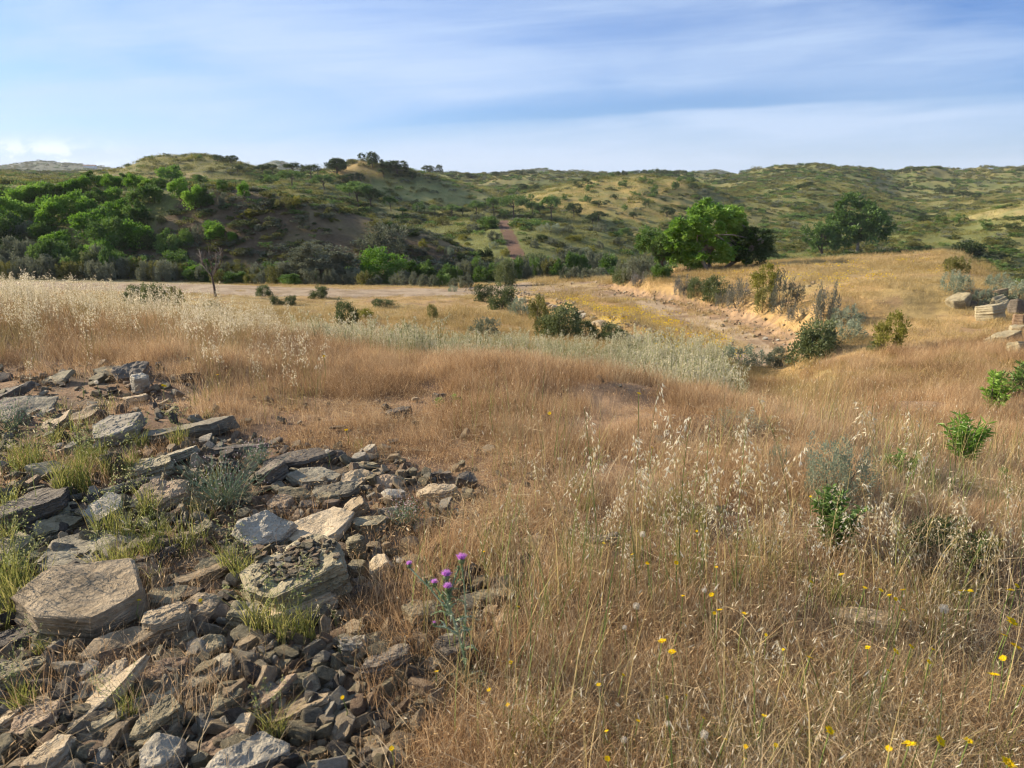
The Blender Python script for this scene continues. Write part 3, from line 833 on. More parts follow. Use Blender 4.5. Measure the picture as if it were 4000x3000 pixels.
# ------------------------------------------------------------------ rocks
def rock_mesh(name, sx, sy, sz, m, seed, taper=.12, nv=6, point=0.0, cuts=4, rough=1.0, split=None):
    """angular slab of slate sx by sy by sz metres, resting on z=0: broken outline, laminated edge"""
    r = random.Random(seed)
    bm = bmesh.new(); pts = []
    an = sorted([(i+r.uniform(-.33, .33))*2*math.pi/nv for i in range(nv)])
    prof = []
    for a in an:
        c, s = math.cos(a), math.sin(a)
        k = 1/max(abs(c)**3.4+abs(s)**3.4, 1e-6)**(1/3.4)
        k *= r.uniform(.84, 1.04)
        if point > 0: k *= 1-point*max(0, -c)*r.uniform(.5, .9)
        prof.append((c*k*.5*sx, s*k*.5*sy))
    tx, ty = r.uniform(-.10, .10)*sz/sx*2, r.uniform(-.14, .14)*sz/sy*2
    for (px, py) in prof:
        q = 1-r.uniform(0, taper)
        pts.append((px*q, py*q, sz*(1+r.uniform(-.08, .08))+tx*px+ty*py))
        b = 1-r.uniform(0, taper*1.2)
        pts.append((px*b, py*b, 0))
        if r.random() < .6: pts.append((px*1.02, py*1.02, sz*r.uniform(.25, .75)))
    for p in pts: bm.verts.new(p)
    g = bmesh.ops.convex_hull(bm, input=bm.verts)
    bmesh.ops.delete(bm, geom=[v for v in bm.verts if not v.link_faces], context='VERTS')
    bmesh.ops.dissolve_limit(bm, angle_limit=.12, verts=bm.verts[:], edges=bm.edges[:])
    bmesh.ops.bevel(bm, geom=bm.edges[:], offset=min(sx, sy, sz)*.03, segments=1, affect='EDGES', clamp_overlap=True)
    bmesh.ops.triangulate(bm, faces=bm.faces[:])
    L = max(sx, sy)
    for it in range(cuts):
        lim = L*(.34, .19, .10, .055, .032)[it]
        es = [e for e in bm.edges if e.calc_length() > lim]
        if not es: continue
        bmesh.ops.subdivide_edges(bm, edges=es, cuts=1)
        bmesh.ops.triangulate(bm, faces=[f for f in bm.faces if len(f.verts) > 3])
    bm.normal_update()
    off = Vector((seed*3.7 % 91, seed*1.3 % 57, seed*2.1 % 33))
    M = min(sz, L*.3)
    nor = {v: v.normal.copy() for v in bm.verts}
    for v in bm.verts:
        n = nor[v]; p = v.co
        flat = abs(n.z)
        a = mnoise.noise(p*(2.2/L)+off)*.08*M*2
        # terraces on the upper face: thin sheets broken away
        st = mnoise.noise(Vector((p.x*3.2/L, p.y*3.2/L, 0))+off*1.7)+.35*mnoise.noise(Vector((p.x*9/L, p.y*9/L, 3))+off)
        step = math.floor(st*5)/5*M*.42*rough*flat
        lam = (1-flat)*(round(mnoise.noise(Vector((p.x*1.1/L, p.y*1.1/L, p.z*17/max(M, .01)*.35))+off)*4)/4)*M*.22*rough
        f = mnoise.noise(p*(11/L)+off)*.045*M*rough
        v.co = p+n*(a*.5+lam+f)+Vector((0, 0, step*.55 if n.z > 0 else 0))
    me = bpy.data.meshes.new(name); bm.to_mesh(me); bm.free()
    me.materials.append(m)
    me.polygons.foreach_set('use_smooth', [True]*len(me.polygons))
    me.set_sharp_from_angle(angle=math.radians(24))
    return me

# heroes: x, y of the middle in the picture, width, height there, make (material), thickness share, roll in the picture (deg), pointedness, label
RK = [
 (178,1290,222,158,'tan',.50,-24,.0,'largest smooth tan slab with one clean square end, tilted over smaller slates'),
 (366,1339,92,84,'tan',.62,4,.1,'tan block with a purple stain wedged beside the largest tan slab'),
 (250,1389,190,52,'tan',.42,9,.55,'long tan slab with a ragged pointed tip, in front of the largest slab'),
 (267,1453,56,58,'tan',.7,30,.1,'small stout tan block standing below the ragged pointed slab'),
 (350,1446,98,46,'rust',.5,0,.1,'brown block with a flat layered top, below the purple stained block'),
 (450,1449,124,48,'grey',.4,14,.2,'smooth blue grey slab sloping up beside the brown layered block'),
 (233,1512,178,40,'tan',.5,27,.1,'long straight tan plank of slate lying diagonally over the rubble'),
 (340,1512,88,50,'greygreen',.5,22,.1,'grey brown slate lying beside the diagonal plank'),
 (433,1310,104,62,'tan',.5,20,.1,'warm tan slate with shadow stripes beside the ribbed grey slab'),
 (522,1326,76,64,'greygreen',.6,-30,.2,'upright grey slate leaning against the long dun slab'),
 (367,1280,100,42,'greygreen',.35,-18,.0,'ribbed grey slab directly above the purple stained block'),
 (655,1228,225,180,'greygreen',.42,20,.1,'huge layered grey slab covered with small shale chips'),
 (631,1308,205,80,'tan',.42,14,.2,'long dun slab lying under the huge chip covered slab'),
 (575,1138,122,76,'pale',.6,8,.1,'whitish crusted boulder behind the huge chip covered slab'),
 (690,1130,150,78,'tan',.28,22,.1,'light tan flaking slab leaning on the huge slab'),
 (914,1318,78,96,'greygreen',.6,-4,.0,'square upright grey slate block left of the thistle stem'),
 (902,1384,66,44,'tan',.5,10,.1,'tan wedge under the square upright grey block'),
 (1062,1282,112,44,'greygreen',.4,4,.1,'layered slate near the dry grass, beside the thistle flowers'),
 (1060,1318,36,30,'tan',.6,0,.1,'little tan cube below the layered slate near the dry grass'),
 (1084,1338,32,30,'tan',.6,20,.1,'tan chip at the edge of the dry grass below the little tan cube'),
 (764,1392,62,54,'pale',.6,-20,.1,'pale green rock standing in front of the long dun slab'),
 (808,1386,78,52,'greygreen',.55,10,.1,'rounded grey rock with a hollow beside the pale green rock'),
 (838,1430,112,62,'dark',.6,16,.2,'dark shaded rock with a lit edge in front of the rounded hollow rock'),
 (980,1402,100,80,'dark',.6,0,.0,'dark blocky rock behind the base of the thistle'),
 (831,1222,62,66,'tan',.7,30,.3,'pointed tan rock left of the highest thistle flower cluster'),
 (798,1124,90,38,'greygreen',.5,-6,.2,'grey green slate right of the light tan flaking slab'),
 (774,1180,46,66,'greygreen',.7,0,.0,'narrow grey slate post beside the huge chip covered slab'),
 (538,1630,165,80,'pale',.5,10,.1,'big mottled pale rock at the very bottom of the pile'),
 (506,1588,110,50,'tan',.4,30,.2,'tan slate rising over the big mottled pale rock'),
 (632,1539,150,60,'tan',.45,12,.2,'broad tan slab among dry grass above the mottled pale rock'),
 (575,1508,150,40,'rust',.4,24,.3,'rusty streaked plank of slate above the broad tan slab'),
 (37,1452,100,66,'greygreen',.55,6,.1,'weathered dull slab at the edge of the rubble, under dark rocks'),
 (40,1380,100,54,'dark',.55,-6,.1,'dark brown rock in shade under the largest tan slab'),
 (120,1392,64,40,'greygreen',.5,0,.1,'small green grey rock tucked under the largest tan slab'),
 (80,1520,96,42,'tan',.5,0,.2,'rounded tan rock left of the diagonal plank'),
 (30,1553,56,40,'tan',.6,0,.1,'small rounded brown rock beside the two toned rock'),
 (90,1556,96,60,'rust',.5,20,.2,'two toned rock with one bright sunlit face'),
 (173,1490,112,50,'greygreen',.4,-4,.1,'flat grey brown slab above the diagonal plank'),
 (120,1633,92,74,'tan',.6,20,.1,'orange tan block low in the rubble beside brown grass'),
 (362,1608,80,96,'pale',.65,25,.3,'tall pale grey rock standing near the bottom of the pile'),
 (352,1556,100,66,'greygreen',.6,24,.1,'bulky grey brown rock just above the tall pale grey rock'),
 (483,1606,84,52,'rust',.5,20,.2,'reddish brown rock left of the big mottled pale rock'),
 (187,1573,126,42,'greygreen',.4,6,.2,'low broad rock half hidden by brown grass'),
 (457,1388,64,50,'greygreen',.7,0,.1,'small square grey rock above the blue grey slab'),
 (552,1399,60,30,'pale',.35,0,.1,'small cream flake lying by green grass'),
 (293,803,66,34,'dark',.7,0,.0,'dark square rock on top of the far outcrop'),
 (301,828,38,46,'pale',.8,10,.3,'pale pointed stone leaning on the dark square rock'),
 (293,858,46,20,'tan',.5,0,.0,'flat tan stone below the pale pointed stone'),
 (408,812,52,24,'dark',.5,10,.2,'dark low rock in the grass beside the far outcrop'),
 (235,800,58,22,'greygreen',.4,0,.1,'flat slate half buried behind the far outcrop'),
 (123,818,78,16,'greygreen',.5,0,.1,'thin flat slate among grass behind the rubble'),
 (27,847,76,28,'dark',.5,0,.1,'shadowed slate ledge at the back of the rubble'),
 (42,882,125,48,'grey',.4,0,.1,'broad bluish grey ledge at the back of the rubble'),
 (187,897,58,30,'tan',.5,22,.1,'tilted bright slate chip in front of the far outcrop'),
 (262,922,105,56,'pale',.45,35,.1,'pale crusted slab tilted against the long flat ledge'),
 (402,926,215,52,'grey',.45,2,.1,'long flat ledge with a dark shaded front'),
 (240,1012,50,62,'dark',.8,0,.4,'dark triangular stone standing on end'),
 (330,1008,92,54,'greygreen',.5,14,.1,'grey green slate between the triangular stone and the long flat ledge'),
 (373,984,115,34,'grey',.45,0,.1,'bluish layered slab under the long flat ledge'),
 (500,968,140,26,'dark',.5,0,.1,'dark flat slate behind the wiry grey green weed'),
 (320,1040,74,22,'tan',.4,0,.1,'thin tan slab in front of the triangular stone'),
 (70,1092,140,70,'dark',.42,16,.0,'large dark layered slab with ridged top'),
 (352,1066,115,62,'rust',.5,26,.1,'rusty red slab with a pitted face'),
 (245,1056,54,26,'greygreen',.5,10,.1,'small slate below the dark triangular stone'),
 (230,1096,82,44,'pale',.45,30,.1,'pale split slate left of the rusty red slab'),
 (149,1098,74,26,'greygreen',.4,-6,.1,'flat slate touching the large dark layered slab'),
 (120,1138,86,36,'greygreen',.5,18,.1,'oval slate below the large dark layered slab'),
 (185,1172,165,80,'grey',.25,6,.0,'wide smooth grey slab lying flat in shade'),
 (440,1142,50,34,'greygreen',.6,0,.1,'small olive grey stone left of the whitish boulder'),
 (105,1014,76,34,'greygreen',.5,10,.1,'tilted slate surrounded by green grass'),
 (128,906,66,22,'tan',.4,10,.1,'thin tan slate between grass tufts behind the rubble'),
 (865,894,58,40,'dark',.75,0,.1,'dark reddish stone alone in the dry grass'),
 (948,860,34,32,'dark',.75,0,.1,'small black stone behind the leafy green sprig'),
 (982,862,28,22,'dark',.7,0,.1,'smallest dark stone right of the leafy green sprig'),
 (638,990,160,40,'dark',.5,-6,.2,'long dark slab capping the middle pile'),
 (592,1020,70,54,'dark',.6,30,.2,'dark leaning slab under the capping slab'),
 (673,1024,130,44,'grey',.5,-4,.3,'lens shaped grey rock under the capping slab'),
 (768,1030,74,38,'tan',.5,4,.2,'bright tan lens of slate beside the grey lens shaped rock'),
 (836,1036,56,38,'rust',.6,0,.1,'orange tinted rock at the right end of the middle pile'),
 (729,1060,108,44,'grey',.55,-2,.0,'straight edged blue grey block in the middle pile'),
 (852,1064,68,28,'pale',.5,0,.2,'lilac grey stone under the orange tinted rock'),
 (943,1058,100,46,'tan',.5,-8,.0,'flat topped tan block apart from the middle pile'),
 (950,1026,58,30,'dark',.6,4,.0,'dark block right behind the flat topped tan block'),
 (1005,1032,56,42,'dark',.7,-10,.3,'brown wedge right of the flat topped tan block'),
 (634,1068,88,50,'greygreen',.5,-14,.2,'sloping grey green slab in the middle pile'),
 (612,1084,58,46,'rust',.7,-8,.1,'pinkish rough rock above the whitish boulder'),
 (709,1076,54,36,'greygreen',.6,20,.1,'grey brown stone under the straight edged block'),
 (667,1094,50,40,'dark',.6,0,.1,'small dark stone left of the light tan flaking slab top'),
 (774,1090,64,50,'tan',.5,24,.1,'tan leaf like slate rising behind the light tan flaking slab'),
 (836,1100,56,30,'pale',.5,0,.2,'pale stone among bluish weed'),
 (725,982,62,26,'dark',.6,0,.0,'dark stone at the back of the middle pile'),
 (797,972,42,26,'pale',.6,0,.1,'light stone at the back of the middle pile'),
 (780,1004,68,20,'greygreen',.5,4,.1,'thin slate behind the bright tan lens'),
 (849,950,30,14,'pale',.5,0,.1,'white flake in the reddish grass'),
 (1290,1170,105,52,'dark',.6,16,.2,'brown rock alone in the oats'),
 (1150,1168,50,30,'tan',.6,10,.1,'dull tan rock in dry grass near the brown rock'),
 (1380,1255,60,24,'greygreen',.5,0,.1,'grey stone sunk in the oats'),
 (1860,1330,130,44,'tan',.4,6,.1,'flat earthy slab under the yellow flowers'),
 (560,1460,80,36,'greygreen',.5,12,.1,'grey rock with a light rim right of the blue grey slab'),
 (640,1470,84,44,'greygreen',.5,0,.1,'dull rock surrounded by grass below the pale green rock'),
 (700,1424,70,34,'dark',.5,14,.1,'shaded rock under the pale green rock'),
 (470,1520,110,44,'greygreen',.5,18,.2,'grey slab right of the bulky grey brown rock'),
 (560,1240,90,60,'greygreen',.5,24,.1,'folded slate between green grass and the huge slab'),
 (480,1215,110,46,'greygreen',.4,6,.1,'brownish slate behind tall quaking grass'),
 (440,1240,140,30,'tan',.5,12,.1,'thin tan ledge above the ribbed grey slab'),
 (300,1210,150,36,'dark',.45,16,.1,'stack like layered slate between the wide smooth slab and the ribbed slab'),
 (30,1180,80,60,'greygreen',.5,20,.1,'brown slate beside the wide smooth grey slab'),
 (20,1130,60,50,'dark',.6,10,.1,'dark slate under the large dark layered slab'),
]
ROCKSPOT = []
def place_rock(X, R, w, h, mk, tau, roll, pt, seed, cuts=4, name='slate_rock', mesh=None):
    base = hit(X, R+h*.35)
    v = base-Vector((0, 0, CAM_Z)); D = v.length
    dep = math.asin(max(.05, min(1, -v.z/D)))
    Wm = w/FP*D*1.04; Hm = h/FP*D
    t = max(tau*Hm, .012); dp = max((Hm-t*math.cos(dep))/math.sin(dep), Wm*.28); dp = min(dp, Wm*.82)
    me = mesh or rock_mesh(name, Wm, dp, t, ROCKM[mk], seed, point=pt, cuts=cuts, rough=.35 if seed == 100 or name == 'boulder' else 1.0)
    az = math.atan2(-base.x, base.y)
    rr = random.Random(seed)
    ro = math.radians(roll)
    # roll seen in the picture = part tilt about the view direction, part turning on the ground
    ty = -max(ro, math.radians(3))*.55
    m = Euler((0, 0, az)).to_matrix() @ Euler((math.radians(rr.gauss(2, 9 if w > 90 else 15)), ty+math.radians(rr.gauss(0, 4 if w > 90 else 10)), 0)).to_matrix() @ Euler((0, 0, ro*(.75 if ro > 0 else 1.1))).to_matrix()
    o = link(name, me, loc=base+Vector((0, 0, -t*(.3 if name == 'boulder' else (.02 if w > 215 else .14))+abs(math.sin(ty))*Wm*.18)), rot=m.to_euler())
    if Wm > .10: ROCKSPOT.append((base.x, base.y, min(Wm*.46, dp*.62)))
    if mesh is not None: o.scale = (Wm, dp, t)
    return o
hero_xy = []
for i, (X, R, w, h, mk, tau, roll, pt, lab) in enumerate(RK):
    o = place_rock(X, R, w, h, mk, tau, roll, pt, 100+i, cuts=5 if w > 90 else 4)
    tag(o, lab, 'rock', 'slate rocks of the near pile')
    hero_xy.append((o.location.x, o.location.y, w))

# the rest of the pile, copies of a few shapes
kinds = ['greygreen', 'tan', 'dark', 'pale', 'rust', 'grey', 'greygreen', 'tan', 'tan', 'greygreen', 'tan', 'greygreen', 'pale', 'rust']
unitr = [rock_mesh('slate_chunk', 1, .999, .998, ROCKM[k], 900+i, taper=.25, cuts=3, rough=.5, point=.3*(i % 2)) for i, k in enumerate(kinds)]
SIZE = ['small', 'fist sized', 'larger']
colw = {'greygreen': 'grey green', 'tan': 'tan', 'dark': 'dark', 'pale': 'pale', 'rust': 'rusty', 'grey': 'grey'}
def region_of(X, R):
    if R < 870: return 'in the grass around the far outcrop'
    if R < 960: return 'in rubble by the long flat ledge'
    if R < 1130: return 'in rubble by the large dark layered slab' if X < 260 else ('in rubble by the rusty red slab' if X < 520 else 'loose around the middle pile')
    if R < 1260: return 'in rubble by the wide smooth grey slab' if X < 450 else 'loose around the huge chip covered slab'
    if R < 1400: return 'wedged near the largest tan slab' if X < 480 else 'scattered near the thistle'
    if R < 1520: return 'in rubble by the diagonal plank' if X < 420 else 'in the rubble below the pale green rock'
    return 'in rubble by the two toned rock' if X < 280 else 'in rubble by the big mottled pale rock'
rr = random.Random(5); nfill = 0; tries = 0
taken = [(X, R, w*.5, h*.5) for X, R, w, h, *_ in RK]
while nfill < 215 and tries < 12000:
    tries += 1
    X = rr.uniform(-10, 1130); R = rr.uniform(800, 1655)
    if not bool(in_poly(np.array([X]), np.array([R]), ROCKY)[0]): continue
    if X > 850 and R > 1200 and rr.random() < .6: continue
    if R < 1000 and rr.random() < .55: continue
    w = rr.uniform(20, 58)*(.55+.5*(R-700)/900)
    if any(abs(X-a)/(c+w*.3) < .95 and abs(R-b)/(d+w*.15) < .8 for a, b, c, d in taken): 
        if rr.random() < .9: continue
    i = rr.randrange(len(kinds)); h = w*rr.uniform(.45, .9)
    o = place_rock(X, R, w, h, kinds[i], rr.uniform(.4, .7), rr.gauss(8, 18), 0, 5000+tries, name='slate_rock', mesh=unitr[i])
    big = 0 if w < 30 else (1 if w < 46 else 2)
    tag(o, '%s %s slate %s' % (SIZE[big], colw[kinds[i]], region_of(X, R)), 'rock', 'slate rocks of the near pile')
    taken.append((X, R, w*.45, h*.45)); nfill += 1

_same = {}
for o in sc.objects:
    l = o.get('label')
    if l and o.name.startswith('slate_rock'):
        _same.setdefault(l, []).append(o)
for l, v in _same.items():
    if len(v) > 1:
        v.sort(key=lambda o: o.location.x/o.location.y)
        for i, o in enumerate(v): o['label'] = '%s, %s from left' % (l, nth(i))
# shards beyond counting
sh = [rock_mesh('shard', 1, .999, .998, ROCKM[k], 950+i, taper=.3, cuts=1, rough=.3, point=.4*(i % 2)) for i, k in enumerate(['greygreen', 'tan', 'dark', 'pale', 'rust', 'grey', 'tan', 'greygreen'])]
shc = make_protos('shards', sh)
def d_sh(X, R, d, x, y):
    v = np.where(in_poly(X, R, ROCKY), .85, .02); v[in_poly(X, R, SPARSE)] = .16
    v[(R < 960)] *= .5
    return v*(.4+.6*(fbm(x*3, y*3, 301, 3) > .47))
x, y, z, X, R, d = sample(30000, 1.1, 9, d_sh, -.95, .5, power=.7)
n = len(x); s = .012+.085*rng.random(n)**2.4
scatter('slate_shards', 'loose slate shards and chips filling the rubble', 'shards', np.stack([x, y, z+s*.15], -1), np.stack([rng.normal(0, .5, n), rng.normal(0, .5, n), rnd(n, 0, 6.28)], -1), np.stack([s*rnd(n, .8, 1.6), s*rnd(n, .6, 1.1), s*rnd(n, .2, .5)], -1), rng.integers(0, 8, n), shc)
# chips lying on the huge slab, found by casting down on it
big = [o for o in sc.objects if o.get('label', '').startswith('huge layered')][0]
bpy.context.view_layer.update()
inv = big.matrix_world.inverted(); CP_, CR_, CS_ = [], [], []
bb = [Vector(b) for b in big.bound_box]; x0, x1 = min(b.x for b in bb), max(b.x for b in bb); y0, y1 = min(b.y for b in bb), max(b.y for b in bb); zt = max(b.z for b in bb)
for i in range(420):
    px = rr.gauss((x0+x1)/2+.03, (x1-x0)*.17); py = rr.gauss((y0+y1)/2, (y1-y0)*.15)
    ok, loc, nn, _ = big.ray_cast(Vector((px, py, zt+.1)), Vector((0, 0, -1)))
    if ok and nn.z > .5:
        w_ = big.matrix_world @ loc; s = .008+.03*rr.random()**2.5
        CP_.append(w_+Vector((0, 0, s*.15))); CR_.append((rr.gauss(0, .25), rr.gauss(0, .25), rr.uniform(0, 6.28))); CS_.append((s*rr.uniform(.9, 1.6), s, s*.32))
scatter('shale_chips', 'small shale chips strewn over the huge grey slab', 'chips', np.array(CP_), np.array(CR_), np.array(CS_), rng.integers(0, 8, len(CP_)), shc)

# stones on the edges of the track and on the mound beyond
RUBPTS = [(1100,644),(1122,650),(1140,651),(1158,655),(1178,657),(1192,664),(1210,668),(1228,672),(1243,680),(1258,684),(1275,690),(1290,697),(1303,700),(1318,706),(1333,713),(1346,720),(1360,727),(1372,733),(1385,740),(1398,746),(1410,755),(1236,690),(1265,700),(1322,722),(1350,735)]
for i, (X, R) in enumerate(RUBPTS):
    for j in range(2):
        k = rr.choice([1, 6, 0, 7, 8, 3])
        w = rr.uniform(9, 22)*(1+(R-640)/150)
        X_, R_ = X+rr.uniform(-8, 8), R+rr.uniform(-4, 5)
        o = place_rock(X_, R_, w, w*.55, '', .6, rr.gauss(0, 14), 0, 7000+i*3+j, name='track_stone', mesh=unitr[k])
        tag(o, 'tan stone of the rubble edge, %s from its far end' % nth(i*2+j), 'rock', 'stones along the rubble edge of the track')
BST = sorted([(1296,618),(1312,622),(1340,632),(1365,640),(1452,652),(1478,660),(1520,676),(1560,690),(1600,706),(1622,716),(1650,728),(1675,740),(1700,750),(1718,757),(1540,672),(1588,688),(1640,708),(1395,634),(1424,640),(1660,716)])
for i, (X, R) in enumerate(BST):
    w = rr.uniform(4, 13); X += rr.uniform(-12, 12); R += rr.uniform(-7, 5); o = place_rock(X, R, w, w*.6, '', .6, rr.gauss(0, 14), 0, 7300+i, name='bank_stone', mesh=unitr[rr.choice([1, 7, 12, 8])])
    tag(o, 'reddish tan stone fallen along the cut bank, %s from its far end' % nth(i), 'rock', 'stones along the cut bank')
FAR = [(2071,650,56,26,'tan','tan rocks heap apart from the boulders above the valley'),(2152,636,44,28,'pale','pale boulder highest on the far heap'),(2166,656,50,34,'tan','square tan boulder just below the pale top boulder'),
 (2138,677,66,38,'tan','broad sunlit tan boulder in the middle of the far heap'),(2196,664,44,34,'dark','dark boulder beside the square tan boulder'),(2170,731,86,30,'tan','long low tan boulder nearest on the far heap'),
 (2204,692,44,34,'rust','rusty boulder between the dark boulder and the long low one'),(2094,655,30,16,'dark','small dark rock on the slope below the far heap'),(2195,712,40,24,'greygreen','grey boulder above the long low tan boulder'),(2200,752,48,26,'tan','tan boulder under the long low one'),
 (2120,660,26,16,'tan','little tan stone left of the broad sunlit boulder'),(1758,611,16,9,'pale','single pale stone lying on the mound beyond the track'),(1745,618,14,7,'greygreen','little grey stone beside the single pale stone')]
for i, (X, R, w, h, mk, lab) in enumerate(FAR):
    tag(place_rock(X, R, w*.8, h, {'tan': 'greygreen', 'pale': 'tan'}.get(mk, mk), .8, rr.gauss(0, 25), .25, 7600+i, cuts=5, name='boulder'), lab, 'boulder', 'boulders on the mound beyond')

# ------------------------------------------------------------------ shrubs and trees
def P(name, *a, **k): return bush_mesh(name, *a, **k)
B = {
 'bright': [P('bush', 'bright', 1500, 19, .075, .6, zc=.47, clr=.20, bottom=-.7, rx=.42, ry=.42, rz=.47, upright=.5) for _ in range(4)],
 'mid': [P('bush', 'mid', 1500, 19, .07, .55, zc=.47, clr=.20, bottom=-.7, rx=.42, ry=.42, rz=.47, upright=.5) for _ in range(4)],
 'dark': [P('bush', 'dark', 1400, 30, .07, .5, zc=.5, clr=.18, bottom=-.7) for _ in range(2)],
 'grey': [P('bush', 'grey', 1700, 44, .055, .4, zc=.42, clr=.15, upright=.6, bottom=-.6, spiky=.12) for _ in range(3)],
 'olive': [P('bush', 'olive', 1500, 40, .06, .4, zc=.46, clr=.14, upright=.5, bottom=-.6, spiky=.3) for _ in range(2)],
 'yellow': [P('bush', 'yellow', 1400, 36, .06, .45, zc=.48, clr=.15, upright=.4) for _ in range(2)],
 'sage': [P('bush', 'sage', 1600, 40, .05, .35, zc=.42, clr=.14, upright=.6, spiky=.4) for _ in range(2)],
 'lavender': [P('bush', 'lavender', 1500, 44, .05, .3, zc=.42, clr=.13, upright=.8, spiky=.5) for _ in range(2)],
 'dull': [P('bush', 'dull', 1700, 55, .05, .5, zc=.38, clr=.15, bottom=-.6, rx=.46, ry=.46, rz=.46, upright=.4) for _ in range(4)],
 'round': [P('bush', 'bright', 3600, 70, .045, .5, zc=.5, clr=.13, bottom=-.8)],
}
KN = {'dull': 'dull green bush', 'bright': 'bright green bush', 'mid': 'mid green bush', 'dark': 'dark green bush', 'grey': 'grey green bush', 'olive': 'olive green bush', 'yellow': 'yellowish green bush', 'sage': 'pale sage bush', 'lavender': 'greyish lavender bush', 'round': 'bush'}
def put_bush(X, yt, yb, w, kind, lab=None, group=None, name=None, sink=.04):
    p = hit(X, yb)
    if p is None: return None
    D = (p-Vector((0, 0, CAM_Z))).length
    k = D/FP; me = rr.choice(B[kind])
    o = link(name or 'bush', me, loc=p-Vector((0, 0, sink*k*(yb-yt))), rot=(rr.gauss(0, .04), rr.gauss(0, .04), rr.uniform(0, 6.28)), scl=(w*k*.98, w*k*.98, (yb-yt)*k*1.04))
    tag(o, lab, 'bush', group); o['_p'] = (X, yb); return o

def number(objs, bands, phrase):
    """labels by the row a thing stands in and its place along that row; objs carry _p (picture x, y) and _k (how it looks)"""
    rows = {}
    for o in objs:
        for lim, nm in bands:
            if o['_p'][1] <= lim: rows.setdefault(nm, []).append(o); break
    for nm, l in rows.items():
        l.sort(key=lambda o: o['_p'][0])
        for i, o in enumerate(l):
            o['label'] = '%s, %s from left, %s %s' % (o['_k'], nth(i), nm, phrase)
def clean(objs):
    for o in objs:
        for k in ('_p', '_k'):
            if k in o: del o[k]

# left hillside, picture units of the 2212-wide view: x, y = .35 x + 0, .35 y + 276.5
HB = [(370,650,760,140,'bright'),(860,585,750,160,'bright'),(720,560,770,210,'mid'),(600,515,700,190,'bright'),(610,705,850,150,'bright'),(730,770,900,130,'mid'),(1330,575,690,130,'bright'),(1050,635,790,140,'mid'),(1440,640,700,60,'bright'),
 (1090,760,880,150,'mid'),(1185,830,925,160,'bright'),(850,460,610,150,'mid'),(740,450,590,130,'bright'),(350,440,620,180,'bright'),(190,480,570,95,'bright'),(255,440,510,55,'bright'),(60,450,620,170,'bright'),(50,540,720,190,'mid'),(470,410,560,130,'bright'),
 (600,380,470,120,'mid'),(560,430,560,110,'bright'),(620,480,540,100,'mid'),(700,370,460,90,'bright'),(850,380,480,120,'mid'),(940,350,470,150,'mid'),(1200,370,510,130,'bright'),(1280,380,490,90,'mid'),(1115,320,440,110,'bright'),(1240,290,360,100,'mid'),(1060,240,350,120,'bright'),
 (830,290,380,95,'bright'),(760,290,360,100,'mid'),(690,295,380,90,'bright'),(640,290,360,85,'bright'),(570,280,370,110,'mid'),(500,310,400,115,'bright'),(430,330,420,110,'bright'),(350,350,430,135,'mid'),(240,350,440,135,'bright'),(130,370,470,140,'bright'),(40,380,480,130,'mid'),
 (250,590,690,140,'mid'),(150,590,690,120,'grey'),(30,640,740,120,'dark'),(1370,320,390,60,'mid'),(1510,330,430,70,'bright'),(1225,600,700,90,'grey'),(1150,630,740,90,'mid'),(900,310,380,90,'bright'),(980,310,380,85,'mid'),(1390,400,480,90,'grey'),(1760,430,505,120,'olive'),(1835,420,500,60,'yellow'),(1550,500,550,70,'yellow'),
 (480,700,800,120,'dark'),(330,740,830,110,'dark'),(930,640,760,100,'dark'),(1000,540,600,50,'olive'),(130,690,790,120,'dark'),(1700,560,600,60,'grey'),(1600,590,640,70,'grey'),(1000,800,900,90,'dark'),(820,820,900,80,'dark')]
hb = []
for x, a, b, w, k in HB:
    o = put_bush(x*.35, a*.35+276.5+(b-a)*.05, b*.35+276.5-(b-a)*.03, w*.31, k, group='bushes on the bushy hillside')
    if o: o['_k'] = KN[k]; hb.append(o)
number(hb, [(400,'topmost row'),(420,'upper row'),(445,'middle row'),(480,'row below the middle'),(520,'lower row'),(560,'second lowest row'),(700,'lowest row')], 'of bushy hillside')
clean(hb)
# belt of bushes along the foot of the hills behind the track
belt = []
def belt_row(x0, x1, step, yb, hh, ks, w):
    X = x0
    while X < x1:
        t = (X-x0)/(x1-x0); b = yb[0]*(1-t)+yb[1]*t+rr.uniform(-4, 4)
        h = rr.uniform(*hh); k = rr.choice(ks)
        o = put_bush(X, b-h, b, w*rr.uniform(.8, 1.3), k, group='belt of bushes behind the track')
        if o: o['_k'] = KN[k]; belt.append(o)
        X += step*rr.uniform(.75, 1.25)
belt_row(-10, 250, 19, (575,596), (34,52), ['grey','grey','mid','dull'], 40)
belt_row(-5, 400, 21, (596,606), (24,40), ['grey','grey','olive'], 36)
belt_row(250, 700, 22, (596,604), (22,36), ['grey','mid','grey','olive'], 34)
belt_row(420, 1010, 20, (609,618), (18,34), ['grey','olive','grey','mid'], 34)
belt_row(880, 1060, 22, (604,606), (30,42), ['grey','grey','mid'], 38)
belt_row(1010, 1430, 19, (606,601), (24,46), ['grey','mid','olive','grey','mid'], 36)
belt_row(1050, 1420, 24, (594,590), (26,50), ['mid','grey','dull'], 42)
number(belt, [(585,'farthest row'),(598,'second row'),(606,'third row'),(613,'fourth row'),(700,'nearest row')], 'of belt behind track')
clean(belt)

